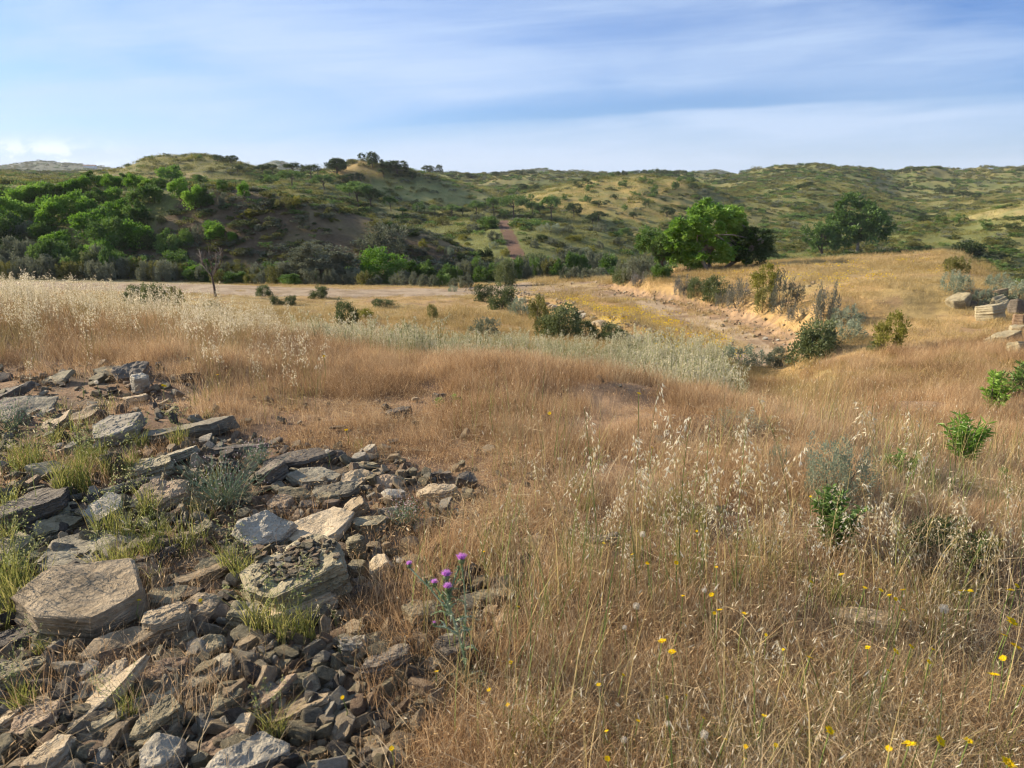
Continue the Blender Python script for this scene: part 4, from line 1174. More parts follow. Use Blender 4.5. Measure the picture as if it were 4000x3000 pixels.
# bushes one by one: x, top, base, width, kind, label
ONE = [
 (820,545,610,92,'round','single round bright green bush with a dense domed top, before the bare brown slope'),
 (838,486,548,88,'grey','loose grey green bush growing on the bare brown slope above the round bush'),
 (1650,582,632,46,'yellow','yellowish bush on the crest of the mound beyond the track'),
 (1501,600,641,36,'dull','fresh green bush nearest the cut bank on the mound'),
 (1543,598,650,54,'dull','dense green bush right of the fresh green bush on the mound'),
 (1592,618,664,56,'lavender','purple tinged bush above the cut bank'),
 (1693,606,674,54,'lavender','tall purple grey bush on the mound with a dry top'),
 (1648,628,674,42,'olive','olive bush between the two purple bushes'),
 (1480,600,636,44,'lavender','brownish bush at the start of the cut bank'),
 (1565,632,662,40,'lavender','small brownish bush touching the cut bank'),
 (1781,624,700,52,'lavender','tall lavender bush halfway down the mound'),
 (1823,668,706,66,'sage','pale grey bush right behind the tall lavender bush'),
 (1815,696,738,72,'sage','spreading pale grey bush under the tall lavender bush'),
 (1753,694,784,84,'dull','large leafy green bush at the near end of the track'),
 (1770,720,765,60,'dull','green bush leaning on the large leafy one'),
 (1917,686,756,54,'yellow','lone upright yellow green bush in the straw'),
 (1890,738,758,30,'dull','low green plant at the foot of the lone upright bush'),
 (2065,596,632,52,'sage','round grey bush near the crest of the mound'),
 (2150,596,624,46,'sage','grey bush above the far boulders'),
 (2184,612,652,72,'sage','big grey bush behind the pale boulder'),
 (2117,630,656,40,'sage','small grey bush left of the far boulders'),
 (1725,662,692,40,'lavender','little dull bush between the mound bushes and the lavender'),
 (1597,752,790,84,'sage','silvery lavender bush at the end of the track'),
 (1683,756,790,54,'grey','grey bush between the silvery lavender and the large leafy bush'),
 (2085,526,558,48,'dark','dark bush on the far shoulder of the mound'),
 (2060,560,590,40,'olive','olive bush just below the shoulder of the mound'),
 (1127,646,682,42,'sage','grey ball shaped bush at the start of the rubble edge'),
 (1083,618,668,54,'dull','leafy bush in front of the track bend'),
 (1044,614,650,34,'dull','slim bush left of the leafy bush at the track bend'),
 (1162,645,694,42,'olive','olive bush beside the grey ball shaped bush'),
 (1209,662,730,78,'dull','largest green bush along the rubble edge'),
 (1180,690,728,54,'olive','low bush touching the largest rubble edge bush'),
 (1265,688,730,44,'dull','green bush right of the largest rubble edge bush'),
 (1321,702,740,58,'dull','low wide green bush at the near end of the rubble edge'),
 (750,634,700,58,'grey','tall grey green bush standing alone on the terrace'),
 (786,664,690,46,'yellow','low yellow green bush beside the tall grey green one'),
 (1090,556,618,48,'dull','tall bush of the belt under the firebreak'),
 (873,690,736,48,'dull','leafy green bush among the silvery oats'),
 (1055,690,726,50,'grey','grey bush behind the silvery oats'),
 (626,632,660,32,'grey','small grey bush beyond the dead sapling'),
 (597,634,660,30,'grey','little grey bush nearest the dead sapling'),
 (570,610,640,42,'grey','leafy grey bush across the track from the dead sapling'),
 (332,602,660,64,'grey','dark grey bush rising behind the pale oats'),
 (290,612,655,48,'grey','dim grey bush left of the dark grey one behind the oats'),
 (380,620,660,40,'olive','low bush between the oats and the track'),
 (690,608,645,44,'grey','bush at the near side of the track, left of the tall grey green one'),
 (830,640,664,60,'grey','wide low bush on the terrace near the track'),
 (935,655,690,30,'olive','little olive bush on the terrace'),
 (455,648,672,36,'olive','low tuft like bush at the foot of the dead sapling'),
 (1380,588,618,40,'lavender','dry grey bush where the track meets the mound'),
 (1340,575,612,40,'dull','leafy bush beyond the far bend of the track'),
]
ONE2 = []
for X, a, b, w, k, lab in ONE:
    f = 1.15 if (1030 < X < 1340 and b > 640) else (1.1 if X > 1470 and X < 1860 else (.85 if X < 1000 and b > 620 else 1.0)); k = 'dull' if (k == 'grey' and X < 1000 and b > 620) else k
    ONE2.append((X, b-(b-a)*f, b, w*f, k, lab))
ONE = ONE2
for X, a, b, w, k, lab in ONE: put_bush(X, a, b, w, k, lab, 'bushes beyond the near mound')
rr2 = random.Random(11)
mb = []
for (x, y, w, h, k) in [(740,1010,60,40,'sage'),(555,740,55,50,'yellow'),(555,780,55,35,'lavender'),(720,790,60,50,'sage'),(690,830,60,40,'grey'),(790,820,50,50,'dark'),(940,820,90,80,'dark'),(990,740,60,40,'sage'),(1060,790,60,45,'yellow'),(1160,620,60,30,'yellow'),(1340,640,130,45,'sage'),(1490,700,90,35,'yellow'),
    (1350,720,70,40,'grey'),(1560,770,80,35,'sage'),(1400,810,60,35,'grey'),(1240,740,50,50,'grey'),(1290,700,70,40,'dark'),(1640,740,70,40,'grey'),(1760,720,80,40,'grey'),(1510,800,70,40,'grey'),(600,690,70,30,'grey'),(500,670,70,30,'dark'),(800,690,60,30,'yellow'),(740,720,40,20,'yellow'),(830,725,40,20,'yellow'),
    (1000,700,90,60,'grey'),(860,640,80,50,'grey'),(960,620,110,70,'mid'),(900,580,90,50,'grey'),(1650,640,80,50,'grey'),(1800,670,80,50,'mid'),(1450,640,70,40,'grey'),(1090,880,70,50,'olive'),(680,600,90,50,'olive'),(420,600,70,40,'dark'),(1350,860,80,60,'mid'),(1580,860,100,70,'grey')]:
    o = put_bush(719+.35*x, 276.5+.35*(y-h), 276.5+.35*y, w*.35, k, group='bushes on the slopes beside the firebreak')
    if o: o['_k'] = KN[k].replace('bush', 'shrub'); mb.append(o)
number(mb, [(495,'highest row'),(515,'second row'),(530,'third row'),(545,'fourth row'),(700,'lowest row')], 'of slopes around firebreak')
clean(mb)

# trees: unit meshes one metre high; crown and trunk are parts
T = {}
def make_tree_kind(kind, leafm, n_leaf, n_cl, leaf, rx, rz, zc, clr, r0, z0, limbs, k=3, bottom=-.5, bark=None, parts=None, trunks=1, lw=.5):
    T[kind] = []
    for _ in range(k):
        cm, c = crown_mesh('crown', leafm, n_leaf, n_cl, leaf, rx, rx, rz, zc, clr, bottom, lw, parts)
        T[kind].append((cm, trunk_mesh('trunk', c, limbs, r0, z0, barkm=bark, trunks=trunks)))
make_tree_kind('pine', 'mid', 1500, 34, .055, .50, .26, .70, .13, .035, .62, 7, bottom=-.35)
make_tree_kind('dpine', 'dark', 1500, 34, .055, .50, .28, .70, .13, .035, .60, 7, bottom=-.4)
make_tree_kind('oak', 'dark', 1500, 34, .06, .50, .36, .60, .15, .04, .5, 8, bottom=-.8)
make_tree_kind('young', 'mid', 900, 24, .08, .50, .42, .56, .16, .03, .5, 5, bottom=-.9)
make_tree_kind('small', 'dark', 420, 16, .11, .50, .40, .58, .18, .04, .5, 4, bottom=-.8)
def put_tree(X, yt, yb, w, kind, lab=None, group=None, name='tree', cat='tree'):
    p = hit(X, yb)
    if p is None: return None
    k = (p-Vector((0, 0, CAM_Z))).length/FP; H = (yb-yt)*k
    cm, tm = rr.choice(T[kind])
    e = link(name, None, loc=p-Vector((0, 0, H*.03)), rot=(0, 0, rr.uniform(0, 6.28)))
    wx = w*k*.92
    link('trunk', tm, e, scl=(wx*.9+H*.1, wx*.9+H*.1, H)); link('crown', cm, e, scl=(wx, wx, H*1.02))
    tag(e, lab, cat, group); e['_p'] = (X, yb); return e
TK = {'pine': 'umbrella shaped green pine', 'dpine': 'dark umbrella pine', 'oak': 'dark rounded oak', 'young': 'small green tree', 'small': 'tiny dark tree'}
TR1 = [(1430,175,222,80,'oak'),(1345,176,205,60,'small'),(1470,240,292,60,'dpine'),(1620,236,292,70,'dpine'),(1682,232,285,60,'dpine'),(1810,225,285,115,'dpine'),(1920,238,315,115,'dpine'),(2080,195,285,125,'oak'),(1800,272,370,140,'pine'),(2000,300,400,140,'pine'),(2165,345,450,140,'pine'),(1680,290,345,80,'young')]
TR2 = [(30,195,280,110,'oak'),(175,160,205,42,'small'),(245,155,250,85,'oak'),(312,200,250,52,'small'),(395,205,280,150,'oak'),(315,255,305,85,'dpine'),(490,275,322,50,'oak'),(590,233,284,72,'oak'),(652,235,284,52,'small'),(750,285,312,80,'small'),(855,285,308,95,'small'),(1010,274,302,60,'small'),(1155,268,292,50,'small'),(1240,262,288,42,'small'),
 (150,345,485,190,'pine'),(240,388,500,140,'dpine'),(355,430,515,95,'pine'),(530,450,525,75,'young'),(630,480,548,85,'pine'),(735,478,550,115,'pine'),(800,498,550,85,'dpine'),(885,455,548,95,'pine'),(990,435,552,95,'pine'),(1120,418,560,160,'pine'),(1235,462,556,90,'pine'),(1345,428,570,135,'pine'),(1485,465,550,110,'oak'),(1640,520,585,90,'dpine'),(1600,535,590,70,'oak'),
 (1170,345,388,62,'oak'),(1240,350,390,62,'oak'),(1100,375,418,52,'young'),(1225,405,442,34,'young'),(1570,415,462,44,'young'),(1640,450,488,84,'small'),(1790,328,368,60,'young'),(1570,358,398,34,'young'),(1985,358,412,54,'young'),(1910,300,334,50,'young'),(1962,320,354,40,'young'),(2110,340,382,34,'young'),(2060,490,550,100,'oak'),(1740,410,438,60,'small'),(1930,450,492,40,'small'),(1860,518,558,64,'oak'),(1800,475,512,40,'young'),(1280,480,545,60,'dpine'),(1060,500,556,60,'young'),(430,495,545,70,'pine'),
 (100,290,330,80,'small'),(170,285,330,60,'small'),(60,300,345,70,'dpine'),(1430,410,440,30,'young'),(1500,330,352,40,'small'),(1560,310,345,40,'small'),(1500,345,365,40,'small')]+[(1715+i*41+int(rr.uniform(-8, 8)), 306-int(18*math.sin(i/13*3.1))-30, 306-int(18*math.sin(i/13*3.1)), 36, 'small' if i % 3 else 'young') for i in range(13)]
TR3 = [(870,338,366,74,'small'),(1470,343,370,62,'small'),(1690,372,406,62,'small'),(1732,383,412,42,'small'),(1840,398,432,90,'oak'),(1920,408,438,44,'small'),(1590,548,594,72,'oak'),(1970,578,622,62,'young'),(2150,598,642,84,'oak'),(90,298,332,42,'young'),(150,303,342,50,'young'),(60,338,382,40,'young'),(165,344,377,60,'small'),(1810,545,590,70,'young'),(1690,550,590,60,'young')]+[(1400+i*27, 266-i*4, 290-i*4, 30, 'small') for i in range(7)]
def trees(lst, ox, oy, phrase, bands, group):
    l = []
    for x, a, b, w, k in lst:
        o = put_tree(ox+.35*x, oy+.35*a, oy+.35*b, w*.35, k, group=group)
        if o: o['_k'] = TK[k]; l.append(o)
    number(l, bands, phrase); clean(l)
trees(TR1, 0, 276.5, 'of ridge behind bushy hillside', [(358,'skyline row'),(378,'second row'),(392,'third row'),(900,'nearest row')], 'trees on the ridge behind the bushy hillside')
trees(TR2, 719, 276.5, 'of the middle hills', [(372,'skyline row'),(385,'second row'),(398,'third row'),(415,'fourth row'),(440,'fifth row'),(458,'sixth row'),(900,'nearest row')], 'trees on the middle hills')
trees(TR3, 1438, 276.5, 'of the far range', [(388,'skyline row'),(402,'second row'),(420,'third row'),(460,'fourth row'),(900,'nearest row')], 'trees on the far range')

# the four large trees one by one
def hero_tree(X, yt, yb, w, leafm, parts, n, leaf, lab, trunks=1, r0=.03, z0=.4, limbs=14, bark=None, bottom=-.7, n_cl=110, clr=.075, lw=.5, dx=0, name='tree'):
    p = hit(X, yb); k = (p-Vector((0, 0, CAM_Z))).length/FP; H = (yb-yt)*k; W = w*k
    e = link(name, None, loc=p-Vector((0, 0, H*.02)), rot=(0, 0, -.1))
    cm, c = crown_mesh('crown', leafm, n, n_cl, leaf, .5, .5, .4, .6, clr, bottom, lw, parts)
    link('trunk', trunk_mesh('trunk', c, limbs, r0, z0, barkm=bark, trunks=trunks), e, scl=(W, W*.8, H)); link('crown', cm, e, scl=(W, W*.8, H))
    tag(e, lab, 'tree', 'large trees of the valley'); return e
hero_tree(1530, 442, 585, 164, 'bright', [(-.02,0,.66,.46,.32,.42),(-.3,.05,.30,.20,.28,.18),(.3,0,.40,.20,.30,.18),(-.02,-.1,.28,.30,.26,.16),(.15,0,.8,.22,.15,.06)], 12500, .042, 'largest tree, broad fresh green crown with several stems, standing in the valley', trunks=3, z0=.45, bark=M_BARKG, n_cl=170, clr=.065)
hero_tree(1612, 500, 577, 92, 'dark', [(0,0,.5,.5,.45,1.0)], 4500, .06, 'near black evergreen tree pressed against the largest green tree', n_cl=80, clr=.11)
hero_tree(1425, 496, 595, 100, 'mid', [(-.1,0,.66,.40,.26,.6),(.2,.1,.45,.28,.2,.4)], 3600, .055, 'open mid green tree with a visible trunk, before the largest green tree', z0=.5, n_cl=70, clr=.09)
hero_tree(1846, 440, 549, 108, 'mid', [(0,0,.62,.48,.34,.6),(.2,0,.45,.32,.3,.25),(-.2,0,.35,.25,.28,.15)], 5200, .048, 'low rounded green tree standing in the scrub above the far mound', z0=.5, bark=M_BARKG, n_cl=100, clr=.08)
hero_tree(1776, 476, 551, 66, 'mid', [(0,0,.5,.42,.42,1)], 2600, .06, 'lighter slender tree beside the low rounded green tree', n_cl=60, clr=.10, trunks=2)
hero_tree(692, 522, 612, 168, 'grey', [(0,0,.55,.46,.36,.6),(-.3,0,.35,.2,.24,.2),(.28,.05,.4,.22,.28,.2)], 8000, .035, 'wide grey leaved oak with a low spreading crown at the foot of the brown slope', z0=.35, n_cl=150, clr=.07, lw=.45)

# dead sapling by the track
def sapling():
    p = hit(466, 641); k = (p-Vector((0, 0, CAM_Z))).length/FP; H = 104*k
    e = link('dead_sapling', None, loc=p)
    pb = PB(); ax = np.array([[0,0,-.05],[-.01,0,.2],[-.03,0,.38],[-.03,0,.42]])*H
    tube(pb, ax, np.array([.030,.024,.020,.018])*H*.9, 7, 0); link('trunk', pb.mesh('trunk', [M_BARK]), e)
    r = random.Random(4)
    for i in range(9):
        pb = PB(); a = r.uniform(0, 6.28); q = np.array([-.03, 0, .40])*H; sp = (.24 if i else .05)*H*r.uniform(.6, 1.1)
        end = q+np.array([math.cos(a)*sp, math.sin(a)*sp*.6, H*r.uniform(.35, .58)])
        mids = [q*(1-t)+end*t+np.array([math.cos(a), math.sin(a), -.4])*H*.06*math.sin(t*math.pi)+np.array([r.gauss(0, .012), 0, 0])*H for t in (0, .25, .5, .75, 1)]
        tube(pb, mids, np.linspace(.012, .004, 5)*H, 5, 0)
        for j in range(7):
            s0 = mids[r.choice([1, 2, 3])]; dd = np.array([r.gauss(0, .07), r.gauss(0, .05), r.uniform(.03, .16)])*H
            tube(pb, [s0, s0+dd*.5+np.array([r.gauss(0, .01)*H, 0, 0]), s0+dd], [.006*H, .0045*H, .0025*H], 4, 0)
        link('branch', pb.mesh('branch', [M_BARKG if i % 2 else M_BARK]), e)
    tag(e, 'leafless grey sapling with a thin bare trunk beside the track', 'dead tree')
sapling()

# far white house on the distant blue ridge
def house():
    p = hit(195, 364)
    if p is None: return
    k = (p-Vector((0, 0, CAM_Z))).length/FP
    e = link('farmhouse', None, loc=p, rot=(0, 0, .2)); w, d_, h = 20*k, 8*k, 4.2*k
    bm = bmesh.new(); bmesh.ops.create_cube(bm, size=1)
    for v in bm.verts: v.co = Vector((v.co.x*w, v.co.y*d_, (v.co.z+.5)*h))
    me = bpy.data.meshes.new('wall'); bm.to_mesh(me); bm.free(); me.materials.append(plain_mat('whitewash', (.7,.68,.64), .8, .05)); link('wall', me, e)
    V = [(-w*.53,-d_*.56,h),(w*.53,-d_*.56,h),(w*.53,d_*.56,h),(-w*.53,d_*.56,h),(-w*.53,0,h*1.5),(w*.53,0,h*1.5)]
    me = bpy.data.meshes.new('roof'); me.from_pydata(V, [], [(0,1,5,4),(2,3,4,5),(0,4,3),(1,2,5),(3,2,1,0)]); me.materials.append(plain_mat('roof_tile', (.30,.17,.11), .8, .1)); link('roof', me, e)
    tag(e, 'tiny white farmhouse on the distant blue ridge', 'house')
house()
# ------------------------------------------------------------------ grasses, oats, scrub
g_dry = make_protos('dryfine', [grass_clump('dry_tuft', 230, .20, .08, .23, .0021, .38, M_DRY, .14) for _ in range(7)])
g_short = make_protos('dryshort', [grass_clump('short_tuft', 120, .18, .03, .10, .0020, .5, M_DRY, .5) for _ in range(5)])
g_straw = make_protos('strawtall', [grass_clump('straw_tuft', 34, .16, .18, .42, .0018, .35, M_STRAW, .45, M_SPIKEG, .9) for _ in range(5)])
g_gold = make_protos('goldmid', [grass_clump('gold_tuft', 110, .55, .12, .38, .010, .35, M_GOLD, .5, M_SPIKEG) for _ in range(5)])
g_hg = make_protos('hillgrass', [grass_clump('hill_tuft', 90, .55, .12, .38, .011, .35, M_HG, .3, M_SPIKEG) for _ in range(5)])
g_lit = make_protos('strawlit', [litter('straw_litter') for _ in range(5)])
g_oat = make_protos('oatpale', [oat_clump('pale_oats', 6, .14, .45, .85, [M_STEM, M_SPIKEG], 24, .026, .0058, 34) for _ in range(6)])
g_sil = make_protos('oatsilver', [oat_clump('silver_oats', 9, .28, .35, .7, [M_STEMG, M_SILVER], 26, .032, .0085, 60, .004) for _ in range(6)])
g_grn = make_protos('greentuft', [grass_clump('green_tuft_small', 30, .05, .08, .22, .0028, .3, M_GREENG, .6, M_SPIKEG, .8) for _ in range(4)])

def bare(x, y):
    "true where a large rock lies"
    m = np.zeros(len(x), bool)
    for hx, hy, hr in ROCKSPOT: m |= (x-hx)**2+(y-hy)**2 < hr*hr
    return m
_s0 = sample
def sample(n, d0, d1, dens, *a, **k):
    r = _s0(n, d0, d1, dens, *a, **k)
    if d0 < 5:
        q = ~bare(r[0], r[1]); r = tuple(v[q] for v in r)
    return r
def near_noise(x, y, s, sc_): return fbm(x*sc_, y*sc_, s, 3)
BARE = [(560,865),(760,900),(980,960),(900,1000),(700,950),(520,900)]
def d_dry(X, R, d, x, y):
    v = np.ones(len(x))
    rk = in_poly(X+(near_noise(x, y, 251, 3)-.5)*170, R+(near_noise(x, y, 253, 3)-.5)*90, ROCKY); v[rk] = .05+.22*(near_noise(x[rk], y[rk], 201, 2.2) > .56)
    v[rk & (R < 960)] *= 2.2; v[rk & (R > 1330) & (X < 800)] *= .3
    sp = in_poly(X, R, SPARSE); v[sp] *= .14
    v *= .10+1.05*sst(.41, .56, near_noise(x, y, 203, 1.3))
    v[(R > 1150) & (X > 1000)] *= .5
    v[(d > 12.5) & in_poly(X, R, ROAD)] = 0
    v[(d > 9) & (X > 450) & (X < 1600)] *= .15
    return v
x, y, z, X, R, d = sample(9500, 1.15, 15, d_dry, -1.0, 1.0, power=.95)
s = rnd(len(x), .7, 1.3)*(.8+.5*sst(5, 9, d))*(.85+.5*(near_noise(x, y, 205, .8)-.3))
s[(X > 1000) & (d < 4.5)] *= 1.0
rt = rots(len(x), .14); 
scatter('dry_grass', 'fine reddish dry grass covering the near mound', 'grass', np.stack([x, y, z], -1), rt, np.stack([s, s, s*rnd(len(x), .8, 1.25)], -1), rng.integers(0, 7, len(x)), g_dry)

def d_short(X, R, d, x, y):
    v = np.where(in_poly(X, R, ROCKY), np.where(R > 1330, .06, .2), .6); v[in_poly(X, R, SPARSE)] = .8; return v*(.3+sst(.35, .6, near_noise(x, y, 207, 1.5)))
x, y, z, X, R, d = sample(5000, 1.15, 9, d_short, -.95, .95, power=.9)
s = rnd(len(x), .7, 1.3)
scatter('short_grass', 'short sparse dry stubble on the reddish soil', 'grass', np.stack([x, y, z], -1), rots(len(x)), np.stack([s, s, s], -1), rng.integers(0, 5, len(x)), g_short)

def d_straw(X, R, d, x, y):
    v = .04+.30*sst(.52, .66, near_noise(x, y, 209, 1.0))
    v = np.where((X > 1050) & (R > 950), v+.25, v)
    v[in_poly(X, R, ROCKY)] = .015; v[in_poly(X, R, SPARSE)] = .02
    v[(X < 700) & (R < 800)] += .5
    v[(d > 12.5) & in_poly(X, R, ROAD)] = 0
    return v
x, y, z, X, R, d = sample(3000, 1.3, 14, d_straw, -1.0, 1.0, power=.8)
s = rnd(len(x), .7, 1.2)
scatter('straw_grass', 'taller pale straw grass standing among the reddish grass', 'grass', np.stack([x, y, z], -1), rots(len(x)), np.stack([s, s, s], -1), rng.integers(0, 5, len(x)), g_straw)

g_stk = make_protos('thinstalks', [grass_clump('thin_stalks', 9, .22, .32, .62, .0036, .16, M_STEM if i % 3 else M_STEMG, .8, M_SPIKEG, .3, 4) for i in range(6)])
x, y, z, X, R, d = sample(950, 1.5, 7.5, lambda X, R, d, x, y: np.where((X > 1020) & (R > 900), .75, np.where(in_poly(X, R, ROCKY), .05, .07))*(.2+sst(.42, .6, near_noise(x, y, 257, 1.2))), -.95, .95, power=1)
s = rnd(len(x), .7, 1.2)
scatter('thin_stalks', 'thin upright straw and green stalks among the oats', 'grass', np.stack([x, y, z], -1), rots(len(x), .08), np.stack([s, s, s], -1), rng.integers(0, 6, len(x)), g_stk)
def d_lit(X, R, d, x, y):
    v = .05+.35*(near_noise(x, y, 233, 1.4) > .56); v[(X > 900) & (R > 1300)] = .45; v[(X > 1500) & (R > 1480)] = 1.0; v[in_poly(X, R, ROCKY)] = .02; return v
x, y, z, X, R, d = sample(2200, 1.1, 7, d_lit, -.95, .95, power=.5)
s = rnd(len(x), .7, 1.2)
scatter('straw_litter', 'fallen pale straw lying matted on the ground', 'straw', np.stack([x, y, z+.01], -1), np.stack([rng.normal(0, .12, len(x)), rng.normal(0, .12, len(x)), rnd(len(x), -.9, 1.6)], -1), np.stack([s, s, s], -1), rng.integers(0, 5, len(x)), g_lit)

def d_grn(X, R, d, x, y):
    v = np.zeros(len(x)); rk = in_poly(X, R, ROCKY)
    v[rk & (X < 500) & (R > 880) & (R < 1250)] = .38; v[rk & (X >= 500)] = .06; v[rk & (R > 1250)] = .08
    v[(~rk) & (X > 1050) & (R > 1050)] = .5
    return v*(sst(.42, .56, near_noise(x, y, 211, 2.5)))
x, y, z, X, R, d = sample(3000, 1.2, 8, d_grn, -.9, .9, power=.9)
s = rnd(len(x), .7, 1.3)
scatter('green_grass', 'yellow green annual grass growing between the slates', 'grass', np.stack([x, y, z], -1), rots(len(x)), np.stack([s, s, s], -1), rng.integers(0, 4, len(x)), g_grn)

# pale oats on the left and the silvery band beyond the mound
def d_oat(X, R, d, x, y):
    lim = np.interp(X, [-400, 0, 500, 900, 1300], [6.6, 6.6, 7.2, 8.0, 9.0])
    v = sst(lim-.8, lim+.6, d)*(1-sst(10.5, 12.5, d))*np.interp(X, [-300, 0, 500, 800, 1150, 1250], [1, 1, .7, .4, .12, 0])
    v = v+(.10*((d > 5.2) & (X < 700)))
    return v*(.4+.8*sst(.4, .6, near_noise(x, y, 213, .9)))
x, y, z, X, R, d = sample(1450, 4.8, 12.5, d_oat, -1.0, .2, power=1.5)
s = rnd(len(x), .6, 1.0)*np.interp(X, [0, 500, 900], [.95, .85, .72])
scatter('pale_oats', 'tall pale oats ripening along the crest of the near mound', 'oats', np.stack([x, y, z], -1), rots(len(x), .06), np.stack([s, s, s], -1), rng.integers(0, 6, len(x)), g_oat)

def d_sil(X, R, d, x, y):
    v = np.zeros(len(x))
    m = (X > 500) & (X < 1580) & (d > 9) & (d < np.interp(X, [500, 900, 1400, 1580], [22, 19, 17, 15])); v[m] = 1
    m2 = (X > 1380) & (X < 1560) & (d > 14) & (d < 19.5); v[m2] = 1
    v[in_poly(X, R, [(1540,740),(1800,740),(1800,800),(1570,800)])] = 0
    v[(X > 1200) & (R < 715)] = 0
    return v*(.25+.9*sst(.38, .6, near_noise(x, y, 215, .5)))
x, y, z, X, R, d = sample(2300, 9, 22, d_sil, -.3, .45, power=1)
s = rnd(len(x), .7, 1.25)*np.interp(X, [500, 900, 1580], [.8, .95, 1.1])
scatter('silvery_oats', 'silvery green oats in a band below the near mound', 'oats', np.stack([x, y, z], -1), rots(len(x), .06), np.stack([s, s, s], -1), rng.integers(0, 6, len(x)), g_sil)

def d_gold(X, R, d, x, y):
    v = np.full(len(x), .8)
    v[in_poly(X, R, ROAD)] = np.where(near_noise(x, y, 231, .6) > .52, .22, .03)[in_poly(X, R, ROAD)]; v[in_poly(X, R, TRACKY)] = .5; v[in_poly(X, R, ROAD) & (X < 1150)] = .03; v[in_poly(X, R, BANKZ)] = .12
    return v*(.5+sst(.35, .6, near_noise(x, y, 217, .35)))*(1-.4*sst(.55, .7, near_noise(x, y, 219, .9)))
x, y, z, X, R, d = sample(20000, 10, 60, d_gold, -1.0, 1.0, power=.8)
s = rnd(len(x), .6, 1.2)*np.where(X > 1600, .8, 1)*np.where((X < 1150) & (R > 600) & (R < 668), .38, 1)*(.8+.5*sst(20, 50, d))
scatter('golden_grass', 'ochre dry grass on the terrace and the mound beyond', 'grass', np.stack([x, y, z], -1), rots(len(x), .1), np.stack([s*1.1, s*1.1, s*.75], -1), rng.integers(0, 5, len(x)), g_gold)

# gravel and clods on the track and its cut bank
def d_gr(X, R, d, x, y):
    v = np.zeros(len(x)); jx = (near_noise(x, y, 261, .8)-.5)*30
    v[in_poly(X+jx, R, ROAD) & (X > 1000)] = .10; v[in_poly(X+jx, R+jx*.3, BANKZ)] = .35
    q, s_, t = seg_dist(x, y, RUB); v[q < .8] = .8
    return v*(.3+.7*(near_noise(x, y, 263, 1.1) > .48))
x, y, z, X, R, d = sample(90000, 15, 50, d_gr, -.75, .62, power=.7)
n = len(x); s = .02+.10*rng.random(n)**3; s[d > 30] *= 1.3
scatter('track_gravel', 'gravel and earth clods on the dirt track and its cut bank', 'gravel', np.stack([x, y, z+s*.1], -1), np.stack([rng.normal(0, .5, n), rng.normal(0, .5, n), rnd(n, 0, 6.28)], -1), np.stack([s*rnd(n, .8, 1.5), s, s*rnd(n, .4, .8)], -1), rng.choice([1, 6, 1, 4, 0], n), shc)

# scrub on the hills
def low_bush(kind, n=150, leaf=.13, **k): return bush_mesh('scrub', kind, n, 14, leaf, .55, .55, .55, .42, .30, .22, .2, 0, **k)
scr = make_protos('scrubby', [low_bush('olive'), low_bush('dark'), low_bush('grey'), low_bush('mid'), low_bush('olive'), low_bush('dull'), low_bush('yellow')])
def d_scr(X, R, d, x, y):
    v = .12+.85*sst(.44, .57, fbm(x/9, y/9, 131, 4))*(1-.6*sst(.5, .62, fbm(x/30, y/30, 133, 4)))
    v[(X < 470) & (R > 400) & (d < 90)] *= .25
    br = in_poly(X, R, BROWN) & (d < 99); v[br] = .05+.35*sst(.48, .62, near_noise(x[br], y[br], 223, .15))
    v[in_poly(X, R, ORANGE) & (d > 140) & (d < 400)] *= .35
    v[in_poly(X, R, GREENS) & (d > 120)] *= .35
    v[in_poly(X, R, STRAWTOP) & (d > 150)] *= .2
    v[in_poly(X, R, RIGHTSPUR) & (d > 100)] *= .15
    v[in_poly(X, R, LEFTSTRAW) & (d > 100)] *= .35
    v[in_poly(X, R, [(1070,470),(1104,470),(1160,590),(1104,590)]) & (d < 125)] = 0
    return v
x, y, z, X, R, d = sample(72000, 60, 480, d_scr, -.95, .95, power=.9)
n = len(x); s = rnd(n, .35, 1.15)*np.interp(d, [60, 120, 480], [1.0, 1.35, 2.4]); s[in_poly(X, R, BROWN) & (d < 99)] *= .62
pid = rng.choice(7, n, p=[.26, .09, .17, .18, .14, .06, .10])
pr = fbm(x/14, y/14, 225, 3); pid = np.where(pr > .58, np.where(rng.random(n) < .5, 1, 3), pid)
scatter('hill_scrub', 'low olive green scrub clothing the hills', 'scrub', np.stack([x, y, z-.05], -1), rots(n, .05), np.stack([s*1.2, s*1.2, s*.62], -1), pid, scr)
x, y, z, X, R, d = sample(16000, 450, 1700, lambda X, R, d, x, y: .5+.5*(fbm(x/60, y/60, 227, 3) > .45), -.95, .95, power=.6)
s = rnd(len(x), 2.5, 5)
scatter('far_scrub', 'dark scrub on the farthest ridges', 'scrub', np.stack([x, y, z], -1), rots(len(x), .05), np.stack([s*1.3, s*1.3, s*.6], -1), rng.integers(0, 6, len(x)), scr)

def d_sl(X, R, d, x, y):
    v = np.zeros(len(x)); m = in_poly(X, R, BROWN) & (d < 99)
    v[m] = .12+.88*sst(.44, .58, near_noise(x, y, 241, .22))[m]
    v[m & (X < 560)] += .3
    return v
x, y, z, X, R, d = sample(1700, 58, 80, d_sl, -.62, .02, power=1)
n = len(x); s = rnd(n, .25, 1.0)
scatter('slope_scrub', 'low grey green scrub dotting the bare brown slope', 'scrub', np.stack([x, y, z-.03], -1), rots(n, .05), np.stack([s*1.3, s*1.3, s*.6], -1), rng.choice(7, n, p=[.2, .15, .35, .1, .1, .05, .05]), scr)
def d_hg(X, R, d, x, y):
    v = np.full(len(x), .8); v[in_poly(X, R, BROWN) & (d < 99)] = .16; v[in_poly(X, R, [(1070,470),(1104,470),(1160,590),(1104,590)]) & (d < 125)] = .02
    return v*(1-.7*sst(.42, .58, fbm(x/9, y/9, 131, 4)))
